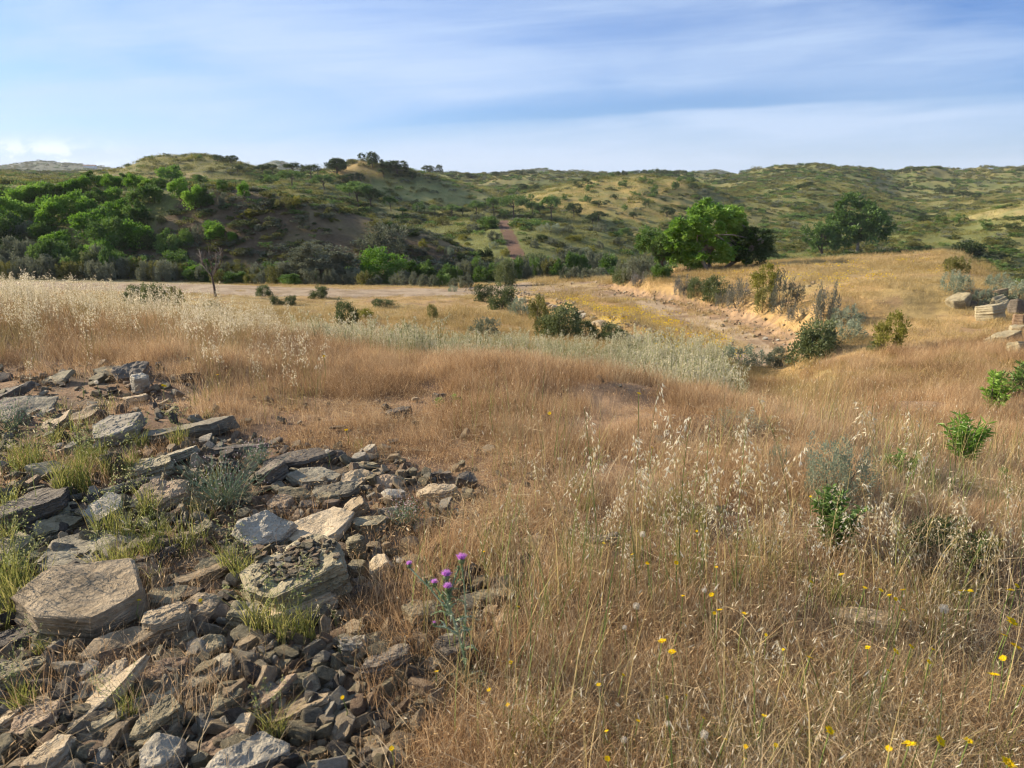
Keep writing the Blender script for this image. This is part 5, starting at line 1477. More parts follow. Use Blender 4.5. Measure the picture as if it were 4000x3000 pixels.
x, y, z, X, R, d = sample(20000, 60, 300, d_hg, -.95, .95, power=.9)
s = rnd(len(x), .7, 1.3)*np.interp(d, [60, 300], [1.6, 4.2])
scatter('hill_grass', 'ochre and greenish grass on the open slopes of the hills', 'grass', np.stack([x, y, z-.02], -1), rots(len(x), .1), np.stack([s*1.3, s*1.3, s*.6], -1), rng.integers(0, 5, len(x)), g_hg)

# yellow flower carpet on the old track
pf = PB(); q = disk(26, .35); q[:, 2] = rnd(26, .12, .25)
leaves(pf, q, rng.normal(0, 1, (26, 3))*[1, 1, .3], rnd(26, .03, .05), rnd(26, .03, .05), rng.random(26), nrm=np.tile([0, 0, 1.], (26, 1))+rng.normal(0, .3, (26, 3)))
M_YEL = leaf_mat('petal_yellow', (.55,.33,.01), (.80,.56,.015), (.88,.70,.04), .3, 1)
yc = make_protos('yellowdots', [pf.mesh('yellow_dots', [M_YEL])])
x, y, z, X, R, d = sample(2800, 14, 45, lambda X, R, d, x, y: np.where(in_poly(X, R, TRACKY), .9, np.where(in_poly(X, R, [(1500,600),(1700,580),(2040,560),(2060,600),(1800,640),(1560,610)]), .25, .0))*sst(.45, .6, fbm(x*1.1, y*1.1, 121, 4)), -.1, .7, power=.5)
s = rnd(len(x), .8, 1.4)
scatter('yellow_flower_carpet', 'tiny yellow flowers carpeting the old track', 'flowers', np.stack([x, y, z], -1), rots(len(x), .05), np.stack([s, s, s], -1), np.zeros(len(x)), yc)
# ------------------------------------------------------------------ plants of the near ground
def near_bush(X, yt, yb, w, mesh, lab, group=None, name='shrub', cat='shrub'):
    p = hit(X, yb); k = (p-Vector((0, 0, CAM_Z))).length/FP
    o = link(name, mesh, loc=p-Vector((0, 0, .01)), rot=(0, 0, rr.uniform(0, 6.28)), scl=(w*k, w*k, (yb-yt)*k*1.05))
    tag(o, lab, cat, group); return o
def lance(kind, n, ln, lw, stems=14, up=.9, cl=26, clr=.11, sp=1.2, second=None):
    """shrub of upright stems set with long narrow leaves"""
    pb = PB()
    for i in range(stems):
        a = rng.uniform(0, 6.28); r_ = rng.uniform(.05, .45); H = rng.uniform(.55, 1.0)*(1-.5*r_)
        b = np.array([math.cos(a)*r_*.2, math.sin(a)*r_*.2, 0]); t = np.array([math.cos(a)*r_, math.sin(a)*r_, H])
        tt = np.linspace(0, 1, 5)[:, None]; ax = b*(1-tt)+t*tt+np.array([0, 0, .08])*np.sin(tt*3.14)
        tube(pb, ax, np.linspace(.012, .004, 5), 4, 1)
        m = n//stems; q = rng.uniform(.12, 1, m)
        c = np.stack([np.interp(q, tt[:, 0], ax[:, j]) for j in range(3)], -1)
        al = rng.uniform(0, 6.28, m)
        d = np.stack([np.cos(al), np.sin(al), rng.uniform(-.2, up, m)], -1)
        leaves(pb, c, d, rnd(m, .6, 1.2)*ln, rnd(m, .8, 1.2)*ln*lw, np.clip(q*.5+.5*rng.random(m), 0, 1), 0)
    return pb.mesh('shrub', [LEAFM[kind], M_BARK])
NS = [
 (2140,808,890,76,lance('bright', 700, .17, .22),'leafy green shrub on the slope beside the second shrub, upright stems'),
 (2190,786,862,64,lance('mid', 600, .17, .22),'darker leafy shrub at the frame edge above the reddish slope'),
 (2076,895,998,94,lance('bright', 800, .20, .16),'bright narrow leaved shrub alone on the reddish slope'),
 (1940,966,1034,56,lance('mid', 260, .26, .16, 7),'small broad leaved seedling between oats'),
 (1798,962,1085,120,bush_mesh('shrub', 'sage', 3400, 110, .028, .4, zc=.45, clr=.12, upright=.8, spiky=.35),'tall feathery grey shrub behind the leafy dark one'),
 (1793,1054,1190,124,lance('mid', 2000, .16, .22, 30),'dense dark leaved shrub hung with oats in the middle of the oats'),
 (1681,975,1040,50,bush_mesh('shrub', 'sage', 1100, 30, .04, .3, zc=.5, clr=.12, upright=1, spiky=.8),'narrow feathery grey tuft left of the tall feathery shrub'),
 (1595,880,930,110,bush_mesh('shrub', 'sage', 900, 40, .03, .3, zc=.4, clr=.12, upright=1, spiky=.8),'thin greyish shrub in the reddish grass behind the oats'),
 (2050,1138,1204,140,bush_mesh('shrub', 'dark', 2200, 50, .045, .35, zc=.4, clr=.14, upright=.6),'low dark green shrub in the shade behind the oats'),
 (2128,1168,1205,60,bush_mesh('shrub', 'yellow', 500, 12, .09, .7, zc=.6, clr=.14, upright=.6),'pale yellow green rounded flower cluster on stems'),
 (950,856,884,34,lance('bright', 240, .3, .25, 9),'leafy green sprig in front of the small black stone'),
 (985,850,878,26,lance('bright', 160, .3, .25, 7),'thinner green sprig beside the smallest dark stone'),
 (2165,1010,1040,40,lance('mid', 200, .25, .2, 7),'faint green plant low on the reddish slope'),
 (1540,1560,1610,50,lance('bright', 120, .35, .45, 6, .5),'broad green leaves in the straw at the bottom'),
 (1128,1516,1548,32,lance('bright', 90, .4, .3, 5),'small green plant in dry grass right of the thistle'),
]
for X, a, b, w, me, lab in NS: near_bush(X, a, b, w, me, lab)

M_WIRE = leaf_mat('stem_wiry', (.12,.17,.10), (.20,.27,.16), (.33,.38,.25), .2, 1)
M_PINK = leaf_mat('petal_pink', (.45,.25,.28), (.6,.42,.42), (.7,.6,.55), .3, 1)
def wiry(W, H, n=150, dots=120):
    pb = PB()
    for i in range(n):
        a = rng.uniform(0, 6.28); L_ = rng.uniform(.5, 1)
        p = [np.array([rng.normal(0, .06)*W, rng.normal(0, .06)*W, 0])]
        d = np.array([math.cos(a)*W*.5, math.sin(a)*W*.5, H*rng.uniform(.3, 1.1)])*L_/4
        for j in range(4):
            p.append(p[-1]+d*(1+.1*j)+rng.normal(0, .035, 3)*W)
        tube(pb, p, np.linspace(.0016, .0008, 5), 3, 0, rng.random())
    c = np.stack([rng.normal(0, .25, dots)*W, rng.normal(0, .2, dots)*W, rnd(dots, .3, 1)*H], -1)
    leaves(pb, c, rng.normal(0, 1, (dots, 3)), np.full(dots, .008), np.full(dots, .007), rng.random(dots), 1)
    k = 260; c = np.stack([rng.normal(0, .22, k)*W, rng.normal(0, .18, k)*W, rnd(k, .05, .8)*H], -1)
    leaves(pb, c, rng.normal(0, 1, (k, 3)), rnd(k, .012, .022), rnd(k, .003, .006), rng.random(k), 0)
    return pb.mesh('weed', [M_WIRE, M_PINK])
for X, yb, w, h, n, lab in ((482,1092,165,110,170,'wiry grey green weed dotted with pinkish buds over the rusty slab'),(878,1140,70,66,60,'bluish wiry weed beside the pale stone'),(560,1000,60,50,40,'small wiry weed beside the capping slab'),(30,930,70,60,60,'wiry weed on the bluish grey ledge')):
    p = hit(X, yb); k = (p-Vector((0, 0, CAM_Z))).length/FP
    o = link('weed', wiry(w*k, h*k, n), loc=p); tag(o, lab, 'weed')

# green tufts in the rubble, each with nodding seed heads
M_QUAKE = leaf_mat('quaking_seed', (.28,.30,.12), (.42,.42,.19), (.60,.56,.30), .4, 1)
def tuft(r, h0, h1, n, heads):
    pb = PB(); b = disk(n, r); h = rnd(n, h0, h1)
    blades(pb, b, h, rng.normal(0, .30, (n, 2))*h[:, None], rnd(n, .0035, .0065), 4, .6, m=0)
    for i in range(heads):
        H = h1*rng.uniform(1.0, 1.45); oat_stalk(pb, disk(1, r)[0], H, rng.normal(0, .2, 2)*H, 2, 3, 10, .009, .005, spread=.03, part=.3, sw=.0012)
    return pb.mesh('blades', [M_GREENG, M_SPIKEG, M_STEMG, M_QUAKE])
tf = [tuft(.045, .10, .24, 60, 5) for _ in range(3)]+[tuft(.09, .12, .28, 150, 10) for _ in range(2)]
TU = [(20,1290,4,1.1,'dense tuft of green grass beside the largest tan slab'),(55,1330,3,1,'second dense green tuft touching the largest tan slab'),(95,1420,0,.5,'thin tuft between the dark rocks under the largest slab'),
 (20,1110,1,1,'green tuft before the large dark layered slab'),(60,1020,4,.9,'green tuft left of the tilted slate'),(160,1060,4,1,'yellow green tuft above the flat touching slate'),(205,1010,3,.8,'yellow green tuft left of the triangular stone'),(236,1035,0,.9,'tuft growing at the foot of the triangular stone'),(285,1030,1,1,'tuft between triangular stone and grey green slate'),
 (390,970,2,1,'tuft standing against the shaded front of the long flat ledge'),(310,970,1,.8,'tuft at the left end of the long flat ledge'),(320,1120,0,1.1,'tuft below the rusty red slab'),(232,1160,1,1,'tuft rising from the wide smooth grey slab'),(270,1170,2,1,'tuft right of the wide smooth grey slab'),(255,1245,3,.8,'tuft in dry stalks above the ribbed grey slab'),(330,1210,1,.9,'tuft before the layered slate stack'),
 (500,1240,2,.9,'bright tuft left of the huge chip covered slab'),(525,1265,0,.9,'tuft at the lower left corner of the huge slab'),(560,1370,1,1,'tuft in front of the long dun slab'),(610,1400,2,1,'bright tuft left of the pale green rock'),(660,1390,0,.9,'tuft before the middle of the long dun slab'),(690,1300,1,.8,'tuft growing through the long dun slab end'),
 (60,1540,0,.7,'low green tuft over the rounded brown rock'),(280,1560,0,.7,'green tuft in brown grass near the tall pale rock'),(590,1600,1,.7,'green tuft by the big mottled pale rock'),(120,960,1,.8,'green tuft behind the tilted slate'),(20,1200,0,1,'green tuft beside the wide smooth grey slab')]
for X, yb, i, s, lab in TU:
    p = hit(X, yb); o = link('grass_tuft', tf[i], loc=p, rot=(0, 0, rr.uniform(0, 6.28)), scl=s); tag(o, lab, 'grass tuft', 'green grass tufts in the rubble')

# tall oats among the near grass, one by one
def oat_thing(meshes, p, s, rz, lab, parts=True, rot=None):
    e = link('wild_oat', None, loc=p, rot=rot or (0, 0, rz), scl=s)
    link('stem', meshes[0], e); link('seed_head', meshes[1], e)
    tag(e, lab, 'wild oat', 'tall oats in the near grass'); return e
OM = []
for i in range(9):
    green = i % 3 == 0
    H = 1.0; lean = rng.normal(0, .10, 2)+np.array([.04, 0]); pa, pb2 = PB(), PB()
    st = np.random.default_rng(40+i); rng_save = rng; rng = st
    oat_stalk(pa, np.zeros(3), H, lean, 0, 1, 1, .001, .001, sw=.0032)
    rng = np.random.default_rng(40+i)
    t = np.linspace(0, 1, 7); ax = np.stack([lean[0]*t**2, lean[1]*t**2, H*(t-.06*t**3)], -1)
    nsp = int(rng.integers(22, 42)); q = np.sort(rnd(nsp, .62, 1.0)); pp = np.stack([np.interp(q, t, ax[:, j]) for j in range(3)], -1)
    yaw = rng.uniform(0, 6.28); a = rng.normal(yaw, 1.0, nsp); sp = .10*(1.15-(q-.62)/.38)*rnd(nsp, .3, 1.1)
    off = np.stack([np.cos(a)*sp, np.sin(a)*sp, rnd(nsp, -.2, .5)*sp], -1); e_ = pp+off
    s_ = unit(np.cross(off, [0, 0, 1.]))*.0007
    pb2.add(np.stack([pp-s_, pp+s_, e_+s_, e_-s_], 1).reshape(-1, 3), np.stack([np.arange(nsp)*4+j for j in range(4)], -1), rng.random(nsp), 0)
    tube(pb2, ax[4:]+[0, 0, .0], np.linspace(.0020, .0012, 3), 3, 0)
    for j in range(2):
        d = np.stack([np.cos(a)*.4, np.sin(a)*.4, -rnd(nsp, .3, 1.3)], -1)+rng.normal(0, .25, (nsp, 3))
        leaves(pb2, e_, d, rnd(nsp, .022, .034), rnd(nsp, .0048, .0072), np.clip(.35+.65*rng.random(nsp), 0, 1), 1)
    b = disk(5, .01); blades(pa, b, rnd(5, .25, .5), rng.normal(0, .12, (5, 2)), rnd(5, .004, .006), 4, .8, m=0)
    rng = rng_save
    OM.append((pa.mesh('stem', [M_STEMG if green else M_STEM, M_STEM]), pb2.mesh('seed_head', [M_STEMG if green else M_STEM, M_SPIKEG])))
def r8(x, y): return 1217+x*.5334, 774+y*.5334
TOPS = [(118,190,900),(285,245,880),(315,115,860),(455,145,900),(480,240,940),(617,160,820),(580,250,900),(560,380,950),(660,300,930),(700,255,940),(760,420,960),(740,330,1000),(905,130,620),(885,260,860),(1360,155,900),(1480,190,760),(1440,260,880),
 (820,310,900),(395,500,960),(225,560,960),(60,350,880),(15,360,860),(30,700,1000),(150,480,940),(520,440,980),(500,560,1000),(640,560,1000),(610,470,960),(840,560,1000),(960,520,980),(1010,600,1060),(1100,560,1060),(1130,600,1080),(1230,600,1040),(1270,430,1000),(1290,560,1060),(1380,540,1060),(1395,620,1100),
 (1490,570,1060),(1430,640,1080),(1520,500,1000),(1575,470,980),(1620,620,1060),(1690,560,1020),(1740,600,1040),(1640,700,1080),(1740,490,960),(1800,560,1020),(1850,620,1040),(1560,700,1100),(930,1080,1400),(1490,1300,1600),(780,620,1020),(700,640,1050),(560,640,1050),(240,700,1020),(350,740,1040),
 (440,640,1040),(310,350,900),(1190,500,1000),(1330,340,940),(1600,560,1020),(1680,640,1080),(90,560,980),(980,880,1200),(1350,800,1180),(760,520,990),(860,440,960),(420,330,900),(680,420,960),(1060,450,980)]
oa = []
for i, (tx, ty, by) in enumerate(TOPS):
    X, Rt = r8(tx, ty); Xb, Rb = r8(tx+rr.gauss(0, 14), by+rr.uniform(-20, 60))
    p = hit(Xb, Rb); 
    # top of the stalk on the ray through its picture point, at the base's distance
    a, e = ray(X, Rt); top = Vector((a*p.y, p.y, CAM_Z+e*p.y)); H = (top-p).length
    dirv = (top-p).normalized(); q = Vector((0, 0, 1)).rotation_difference(dirv)
    rot = (q.to_matrix() @ Euler((0, 0, rr.uniform(0, 6.28))).to_matrix()).to_euler()
    o = oat_thing(OM[i % 9], p-Vector((0, 0, .01)), min(H, 1.1)*1.02, 0, '', rot=rot); o['_p'] = (X, Rt); o['_k'] = 'ripe oat stalk' if i % 3 else 'greenish oat stalk'; oa.append(o)
number(oa, [(870,'tallest reaching row'),(920,'second highest row'),(985,'third row'),(1040,'fourth row'),(1090,'fifth row'),(1130,'sixth row'),(2000,'lowest row')], 'of oat heads')
for i, (X, Rt, Rb) in enumerate([(765,1330,1460),(735,1290,1420),(870,1380,1480),(1145,960,1130),(1130,1080,1210),(690,1270,1400),(1225,880,1060),(1100,1040,1180),(575,1300,1440),(1010,1290,1450),(180,740,860),(40,760,900),(420,760,870)]):
    p = hit(X, Rb); a, e = ray(X+rr.gauss(0, 8), Rt); top = Vector((a*p.y, p.y, CAM_Z+e*p.y)); H = (top-p).length
    q = Vector((0, 0, 1)).rotation_difference((top-p).normalized())
    o = oat_thing(OM[(i*2+1) % 9], p, min(H, 1.0), 0, '', rot=(q.to_matrix() @ Euler((0, 0, rr.uniform(0, 6.28))).to_matrix()).to_euler())
    o['label'] = ['oat stalk standing over the long dun slab','oat stalk beside the huge chip covered slab','oat stalk near the pale green rock','ripe oat stalk right of the brown wedge','ripe oat stalk right of the bluish weed','oat stalk leaning over the lower huge slab','oat stalk in the reddish grass apart from the others','ripe oat stalk below the flat topped tan block','oat stalk before the upright leaning slate','oat stalk just right of the thistle flowers','oat stalk rising behind the far outcrop','oat stalk behind the bluish grey ledge','oat stalk right of the dark low rock'][i]
clean(oa)

# yellow daisies
M_YF = leaf_mat('daisy_yellow', (.70,.42,.01), (.88,.62,.015), (.92,.74,.03), .35, 1)
M_CEN = plain_mat('daisy_centre', (.60,.36,.02), .8, .2, 60)
def daisy(seed, petals=16):
    r = random.Random(seed); pb = PB(); al = np.arange(petals)*2*math.pi/petals+.1
    for ring, (ln, zz) in enumerate(((.5, .12), (.36, .26))):
        a = al+ring*.2; c = np.stack([np.cos(a)*.08, np.sin(a)*.08, np.full(petals, .02)], -1)
        d = np.stack([np.cos(a), np.sin(a), np.full(petals, zz)+rng.normal(0, .1, petals)], -1)
        leaves(pb, c, d, np.full(petals, ln)*rnd(petals, .85, 1.1), np.full(petals, .17), rng.random(petals), 0, nrm=np.tile([0, 0, 1.], (petals, 1)))
    pet = pb.mesh('petal_ring', [M_YF])
    bm = bmesh.new(); bmesh.ops.create_uvsphere(bm, u_segments=10, v_segments=6, radius=.15)
    for v in bm.verts: v.co.z = v.co.z*.5+.03
    me = bpy.data.meshes.new('flower_centre'); bm.to_mesh(me); bm.free(); me.materials.append(M_CEN)
    st = PB(); tube(st, [[0, 0, 0], [.03, .02, -.4], [.0, .0, -1.0]], [.03, .025, .03], 4, 0)
    return pet, me, st
DA = [daisy(i) for i in range(3)]; DST = []
pbx = PB(); tube(pbx, [[0, 0, 0], [.06, .03, -.5], [0, 0, -1.0]], [.009, .008, .010], 5, 0); DST = pbx.mesh('stem', [M_STEMG])
def flower(X, R, size_px, lift, name='yellow_daisy', yellow=True):
    p = hit(X, R, lift)
    if p is None: return None
    top = Vector((p.x, p.y, p.z+lift)); k = (top-Vector((0, 0, CAM_Z))).length/FP
    s = size_px*k
    e = link(name, None, loc=p, rot=(0, 0, rr.uniform(0, 6.28)))
    pet, cen, _ = rr.choice(DA); tilt = (rr.uniform(.1, .6), rr.uniform(-.4, .4), 0)
    link('stem', DST, e, loc=(0, 0, lift), scl=(.2, .2, lift))
    h = link('petal_ring', pet, e, loc=(0, 0, lift), rot=tilt, scl=s); link('flower_centre', cen, e, loc=(0, 0, lift), rot=tilt, scl=s)
    e['_p'] = (X, R); e['_k'] = 'yellow daisy like flower'; tag(e, None, 'flower', 'yellow flowers in the near grass'); return e
FL = [(305,143,20,.62),(360,362,14,.3),(163,750,18,.2),(278,795,16,.2),(340,830,18,.2),(457,828,20,.22),(620,846,14,.2),(1125,877,24,.2),(483,963,18,.15),(600,958,22,.2),(632,1020,26,.2),(611,1032,16,.16),(733,1035,24,.2),(1375,938,20,.25),(1285,940,20,.25),(1220,930,20,.25),(1615,943,28,.2),(1648,943,20,.2),(1810,940,26,.2),(1835,922,20,.2),(1320,960,18,.2),(1345,975,18,.2),(1375,1020,20,.2),(1815,1067,42,.25),(1830,1167,38,.25),(1785,1122,24,.2),(1780,1215,24,.2),(400,1146,36,.2),(440,1190,32,.2),(1345,1188,28,.2),(1232,1172,20,.2),(1495,1178,16,.15),(1408,1168,22,.2),(997,1212,26,.2),(1480,1230,20,.2),(1742,1283,36,.2),(1315,1265,18,.2),(1078,1508,36,.22),(1400,1563,46,.25),(1525,1550,38,.22),(1318,1580,24,.2),(812,1448,22,.15),(568,1458,20,.15),(860,1567,20,.12),(738,1573,20,.12),(655,1543,18,.12),(178,1622,26,.15),(733,1622,22,.12),(143,1322,20,.15),(242,1283,16,.15),(418,1373,16,.12),(500,1365,14,.12),(303,1468,18,.12),(1800,1640,46,.22),(540,700,12,.2),(1003,905,18,.2),(1000,560,10,.2),(1865,1330,20,.2),(1640,1550,30,.2),(460,1115,12,.1),(820,1120,14,.15),(890,1180,14,.15)]
fl = []
for x, y, s, l in FL:
    o = flower(*r8(x, y), s*.50, l+.03)
    if o: fl.append(o)
for X, R, s, l in [(748,929,9,.12),(1187,893,9,.15),(354,834,11,.15),(1119,1311,10,.1),(1103,1431,10,.1),(943,1451,9,.1),(1056,1490,9,.12),(1097,1522,9,.12),(740,1507,9,.1),(846,1617,11,.12),(1310,1580,9,.1),(300,1297,9,.1),(433,1297,8,.08),(700,770,7,.25),(470,810,7,.15),(1045,1192,8,.1)]:
    o = flower(X, R, s, l)
    if o: fl.append(o)
number(fl, [(900,'farthest row'),(1180,'second row'),(1240,'third row'),(1300,'fourth row'),(1345,'fifth row'),(1400,'sixth row'),(1470,'seventh row'),(1580,'eighth row'),(3000,'nearest row')], 'of yellow flowers')
clean(fl)

# seed clocks
M_PUFF = leaf_mat('seed_puff', (.55,.50,.40), (.70,.65,.55), (.82,.78,.7), .5, 1)
pu = PB(); n_ = 130; dv = unit(rng.normal(0, 1, (n_, 3)))
leaves(pu, dv*.05, dv, np.full(n_, .42), np.full(n_, .035), rng.random(n_))
t1 = unit(np.cross(dv, rng.normal(0, 1, (n_, 3))))
for q in range(3): leaves(pu, dv*.42, dv*.4+t1*(1 if q == 0 else -1)+rng.normal(0, .6, (n_, 3)), np.full(n_, .14), np.full(n_, .03), rng.random(n_))
PUFF = pu.mesh('puff', [M_PUFF])
for (x, y, s, l, lab) in [(320,712,32,.25,'fluffy white seed clock left of the brown rock area, high in the oats'),(295,1003,34,.2,'fluffy white seed clock among low dry stalks'),(248,1090,24,.18,'small seed clock below the one among dry stalks'),(1540,1015,40,.25,'large grey white seed clock near the cluster of yellow flowers'),(570,1525,40,.15,'seed clock low in the straw at the bottom'),(425,1480,28,.15,'faint seed clock beside the low straw one'),(245,1545,30,.15,'seed clock by the reddish dry stalks at the bottom'),(570,940,24,.2,'half open seed clock beside two yellow flowers')]:
    X, R = r8(x, y); p = hit(X, R, l); top = p+Vector((0, 0, l)); k = (top-Vector((0, 0, CAM_Z))).length/FP
    e = link('seed_clock', None, loc=p); link('stem', DST, e, loc=(0, 0, l), scl=(.2, .2, l)); link('puff', PUFF, e, loc=(0, 0, l), scl=s*.45*k)
    tag(e, lab, 'seed head')
for (X, R, s, l, lab) in [(862,1210,13,.1,'tiny white tuft above the thistle flowers'),(707,974,10,.1,'white tuft in the reddish grass behind the middle pile'),(208,826,8,.2,'white speck of a flower behind the rubble'),(1208,719+272,9,.1,'white tuft in sparse grass near the brown wedge')]:
    p = hit(X, R, l); k = (p-Vector((0, 0, CAM_Z))).length/FP
    e = link('seed_clock', None, loc=p); link('stem', DST, e, loc=(0, 0, l), scl=(.2, .2, l)); link('puff', PUFF, e, loc=(0, 0, l), scl=s*k); tag(e, lab, 'seed head')

# long dry straws lying across the bottom right
def straw(x0, y0, x1, y1, lab, r=.0022, arch=.05):
    a = hit(*r8(x0, y0)); b = hit(*r8(x1, y1)); pb = PB(); t = np.linspace(0, 1, 7)[:, None]
    ax = np.array(a)*(1-t)+np.array(b)*t; ax[:, 2] += .05+arch*np.sin(t[:, 0]*3.14)
    tube(pb, ax-np.array(a), np.linspace(r, r*.6, 7), 5, 0); o = link('dry_straw', pb.mesh('dry_straw', [M_STRAW]), loc=a); tag(o, lab, 'straw')
straw(335,1360,880,1590,'long pale straw slanting across the dry grass at the bottom')
straw(620,1048,860,1340,'thin straw leaning down from the middle of the oats',arch=.08)
straw(650,1140,790,1380,'second thin straw right under the first leaning one',arch=.06)
straw(770,1240,1020,1620,'long straw crossing the bottom straws steeply')
straw(1340,1380,1830,1010,'greenish straw rising towards the large yellow flowers',arch=.1)

# the thistle
M_TH = leaf_mat('thistle_leaf', (.10,.15,.07), (.22,.29,.15), (.50,.54,.40), .25, 8)
M_PUR = leaf_mat('thistle_purple', (.46,.12,.47), (.70,.28,.73), (.85,.58,.90), .35, 3)
M_BR = leaf_mat('thistle_bract', (.09,.12,.05), (.18,.22,.10), (.38,.38,.22), .15, 3)
def thistle():
    base = hit(1010, 1478); e = link('thistle', None, loc=base)
    dist = base.y
    def at(X, R, dd=0.0):
        a, el = ray(X, R); d = dist+dd; return np.array([a*d-base.x, dd, CAM_Z+el*d-base.z])
    def stem(pts, r0, r1, lv=0, sz=.05):
        pb = PB(); P_ = np.array(pts); t = np.linspace(0, 1, len(P_)); tt = np.linspace(0, 1, 14)
        ax = np.stack([np.interp(tt, t, P_[:, j]) for j in range(3)], -1)
        tube(pb, ax, np.linspace(r0, r1, 14), 6, 0, .6)
        # prickly wings along the stem
        n = 40; q = rng.uniform(0, 1, n); c = np.stack([np.interp(q, tt, ax[:, j]) for j in range(3)], -1)
        a = rnd(n, 0, 6.28); leaves(pb, c, np.stack([np.cos(a), np.sin(a), rnd(n, -.2, .6)], -1), rnd(n, .006, .014), rnd(n, .003, .006), rng.random(n))
        link('stem', pb.mesh('stem', [M_TH]), e)
        for i in range(lv):
            q = rng.uniform(.05, .8); c = np.array([np.interp(q, tt, ax[:, j]) for j in range(3)]); a = rng.uniform(0, 6.28)
            leaf(c, a, sz*rng.uniform(.7, 1.3))
    def leaf(c, a, ln):
        pb = PB(); m = 9; t = np.linspace(0, 1, m); dr = np.array([math.cos(a), math.sin(a), 0]); sd = np.array([-math.sin(a), math.cos(a), 0])
        mid = c+dr*(t*ln)[:, None]+np.array([0, 0, 1])*(ln*.35*np.sin(t*2.4)-.15*ln*t)[:, None]
        w = ln*.10*(1-t**2)+.002
        V = np.stack([mid-sd*w[:, None]*.5, mid+sd*w[:, None]*.5], 1).reshape(-1, 3); o = np.arange(m-1)*2
        pb.add(V, np.stack([o, o+1, o+3, o+2], -1), rng.random(m-1), 0)
        for s_ in (-1, 1):
            k = 14; q = rng.uniform(.05, .95, k); cc = np.stack([np.interp(q, t, mid[:, j]) for j in range(3)], -1)
            d = sd*s_+dr*rnd(k, .1, .8)[:, None]+np.array([0, 0, 1])*rng.normal(.1, .3, (k, 1))
            leaves(pb, cc, d, ln*.30*(1.05-q), ln*.07*np.ones(k), rng.random(k), 0)
        link('leaf', pb.mesh('leaf', [M_TH]), e)
    def head(X, R, w, dd, openf=1.0, tilt=(0, 0)):
        c = at(X, R, dd); s = w/FP*np.linalg.norm(np.array([base.x, dist, base.z-CAM_Z]))
        pb = PB(); n = 90; v = unit(rng.normal(0, 1, (n, 3))); v[:, 2] = v[:, 2]*.8-.1
        # bristly bulb
        bm = bmesh.new(); bmesh.ops.create_uvsphere(bm, u_segments=12, v_segments=8, radius=.24*s)
        Vb = np.array([x_.co[:] for x_ in bm.verts])*[1, 1, 1.15]; Fb4 = [[q_.index for q_ in f.verts] for f in bm.faces if len(f.verts) == 4]; Fb3 = [[q_.index for q_ in f.verts] for f in bm.faces if len(f.verts) == 3]; bm.free()
        cen = c-np.array([0, 0, .22*s])
        pb.add(Vb+cen, np.array(Fb4), .4); pb.add(Vb+cen, np.array(Fb3), .4)
        leaves(pb, cen+v*.2*s, v+np.array([0, 0, .25]), rnd(n, .10, .24)*s, np.full(n, .045)*s, rng.random(n), 0)
        h = link('flower_head', pb.mesh('flower_head', [M_BR]), e)
        if openf > 0:
            pf_ = PB(); m = int(240*openf); a = rnd(m, 0, 6.28); b = rnd(m, .05, 1.15)
            d = np.stack([np.cos(a)*np.sin(b), np.sin(a)*np.sin(b), np.cos(b)], -1)
            leaves(pf_, c+np.stack([np.cos(a), np.sin(a), 0*a], -1)*rnd(m, 0, .12)[:, None]*s-np.array([0, 0, .04])*s, d, rnd(m, .34, .56)*s*(.5+.5*openf), np.full(m, .035)*s, np.clip(.2+.6*rng.random(m)*(1.3-b), 0, 1), 0)
            h2 = link('petals', pf_.mesh('petals', [M_PUR]), h)
        return c
    main = [at(1010,1480), at(1004,1420,.0), at(990,1370,.02), at(977,1330,.03), at(968,1300,.03)]
    stem(main, .005, .0035, 8, .06)
    def br(src, X, R, dd, lv=2): 
        c = at(X, R+8, dd); stem([src, (np.array(src)+c)/2+np.array([0, 0, .01]), c], .0032, .002, lv, .035)
    br(main[4], 967, 1268, .04); head(967, 1268, 22, .04)
    br(main[4], 964, 1242, .07); head(964, 1242, 26, .07)
    br(main[3], 938, 1258, .09); head(938, 1258, 20, .09, .8)
    br(main[3], 884, 1218, .14, 4); head(884, 1218, 18, .14, .8)
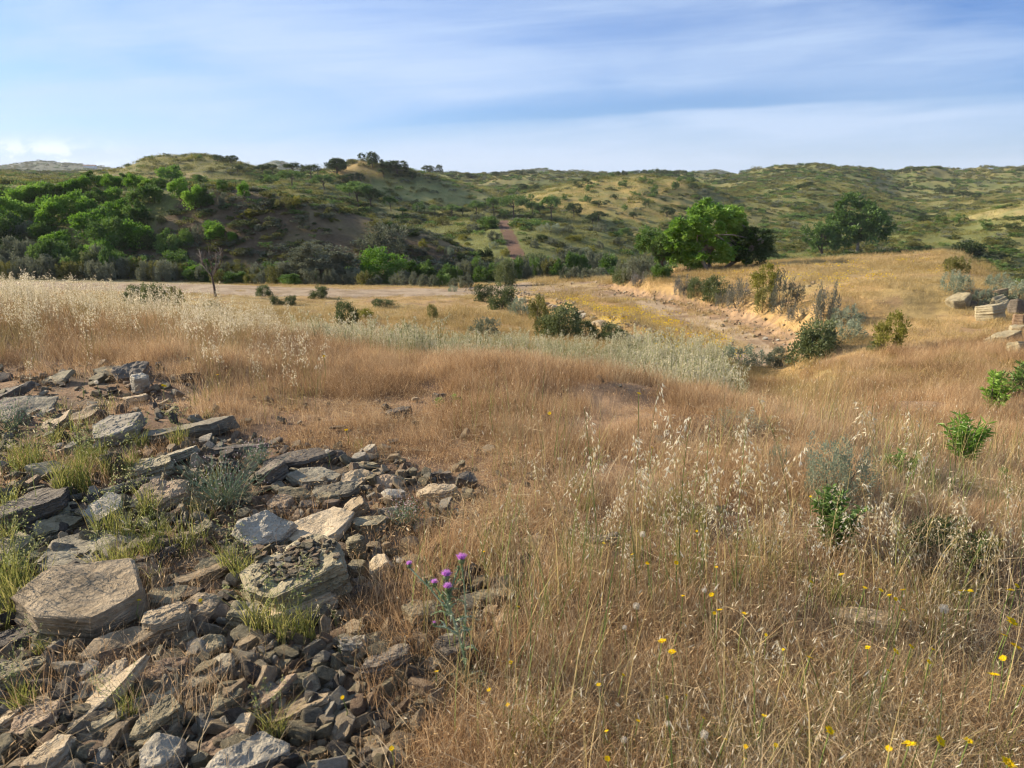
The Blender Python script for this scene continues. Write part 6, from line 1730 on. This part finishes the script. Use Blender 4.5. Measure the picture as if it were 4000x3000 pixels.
    stem([at(1002,1400,.06), at(1006,1330,.08), at(1003,1270,.1), at(997,1212,.12)], .004, .0022, 3, .04); head(997, 1206, 26, .12)
    br(main[2], 938, 1345, -.02, 3); head(938, 1345, 15, -.02, .25)
    br(main[2], 1018, 1352, .02, 3); head(1018, 1352, 9, .02, 0)
    br(main[3], 955, 1282, .0, 1); head(955, 1284, 16, .0, 0)
    br(main[4], 991, 1218, .1, 1); head(990, 1222, 12, .1, 0)
    for i in range(7): leaf(main[0]+np.array([0, 0, .01]), i*.9+.3, .09)
    tag(e, 'spiny silver green thistle with five purple flower heads beside the square upright slate', 'thistle')
thistle()
# pale purple spent flower low by the rocks, and broken twig in the grass
def twig():
    p = hit(835, 905); k = (p-Vector((0, 0, CAM_Z))).length/FP; pb = PB()
    tube(pb, np.array([[-30,0,-2],[-10,0,10],[12,0,8],[38,0,22]])*k*.9, np.array([.004,.004,.003,.002]), 5, 0)
    tube(pb, np.array([[-10,0,10],[6,0,2],[22,0,4]])*k*.9, np.array([.003,.002,.0015]), 5, 0)
    o = link('dry_twig', pb.mesh('dry_twig', [M_BARKG]), loc=p+Vector((0, 0, .02))); tag(o, 'bent dry twig lying before the dark reddish stone', 'twig')
twig()
# ------------------------------------------------------------------ air
def haze():
    m = bpy.data.materials.new('haze'); m.use_nodes = True; N, L = m.node_tree.nodes, m.node_tree.links; N.clear()
    out = N.new('ShaderNodeOutputMaterial'); v = N.new('ShaderNodeVolumePrincipled')
    v.inputs['Color'].default_value = (.86, .91, 1.0, 1); v.inputs['Density'].default_value = .00013; v.inputs['Anisotropy'].default_value = .1
    L.new(v.outputs[0], out.inputs['Volume'])
    bm = bmesh.new(); bmesh.ops.create_cube(bm, size=1)
    z0, z1 = -400, 160
    for q in bm.verts: q.co = Vector((q.co.x*8200, q.co.y*8200, z0 if q.co.z < 0 else z1))
    me = bpy.data.meshes.new('haze'); bm.to_mesh(me); bm.free(); me.materials.append(m)
    tag(link('haze', me), kind='stuff')
haze()
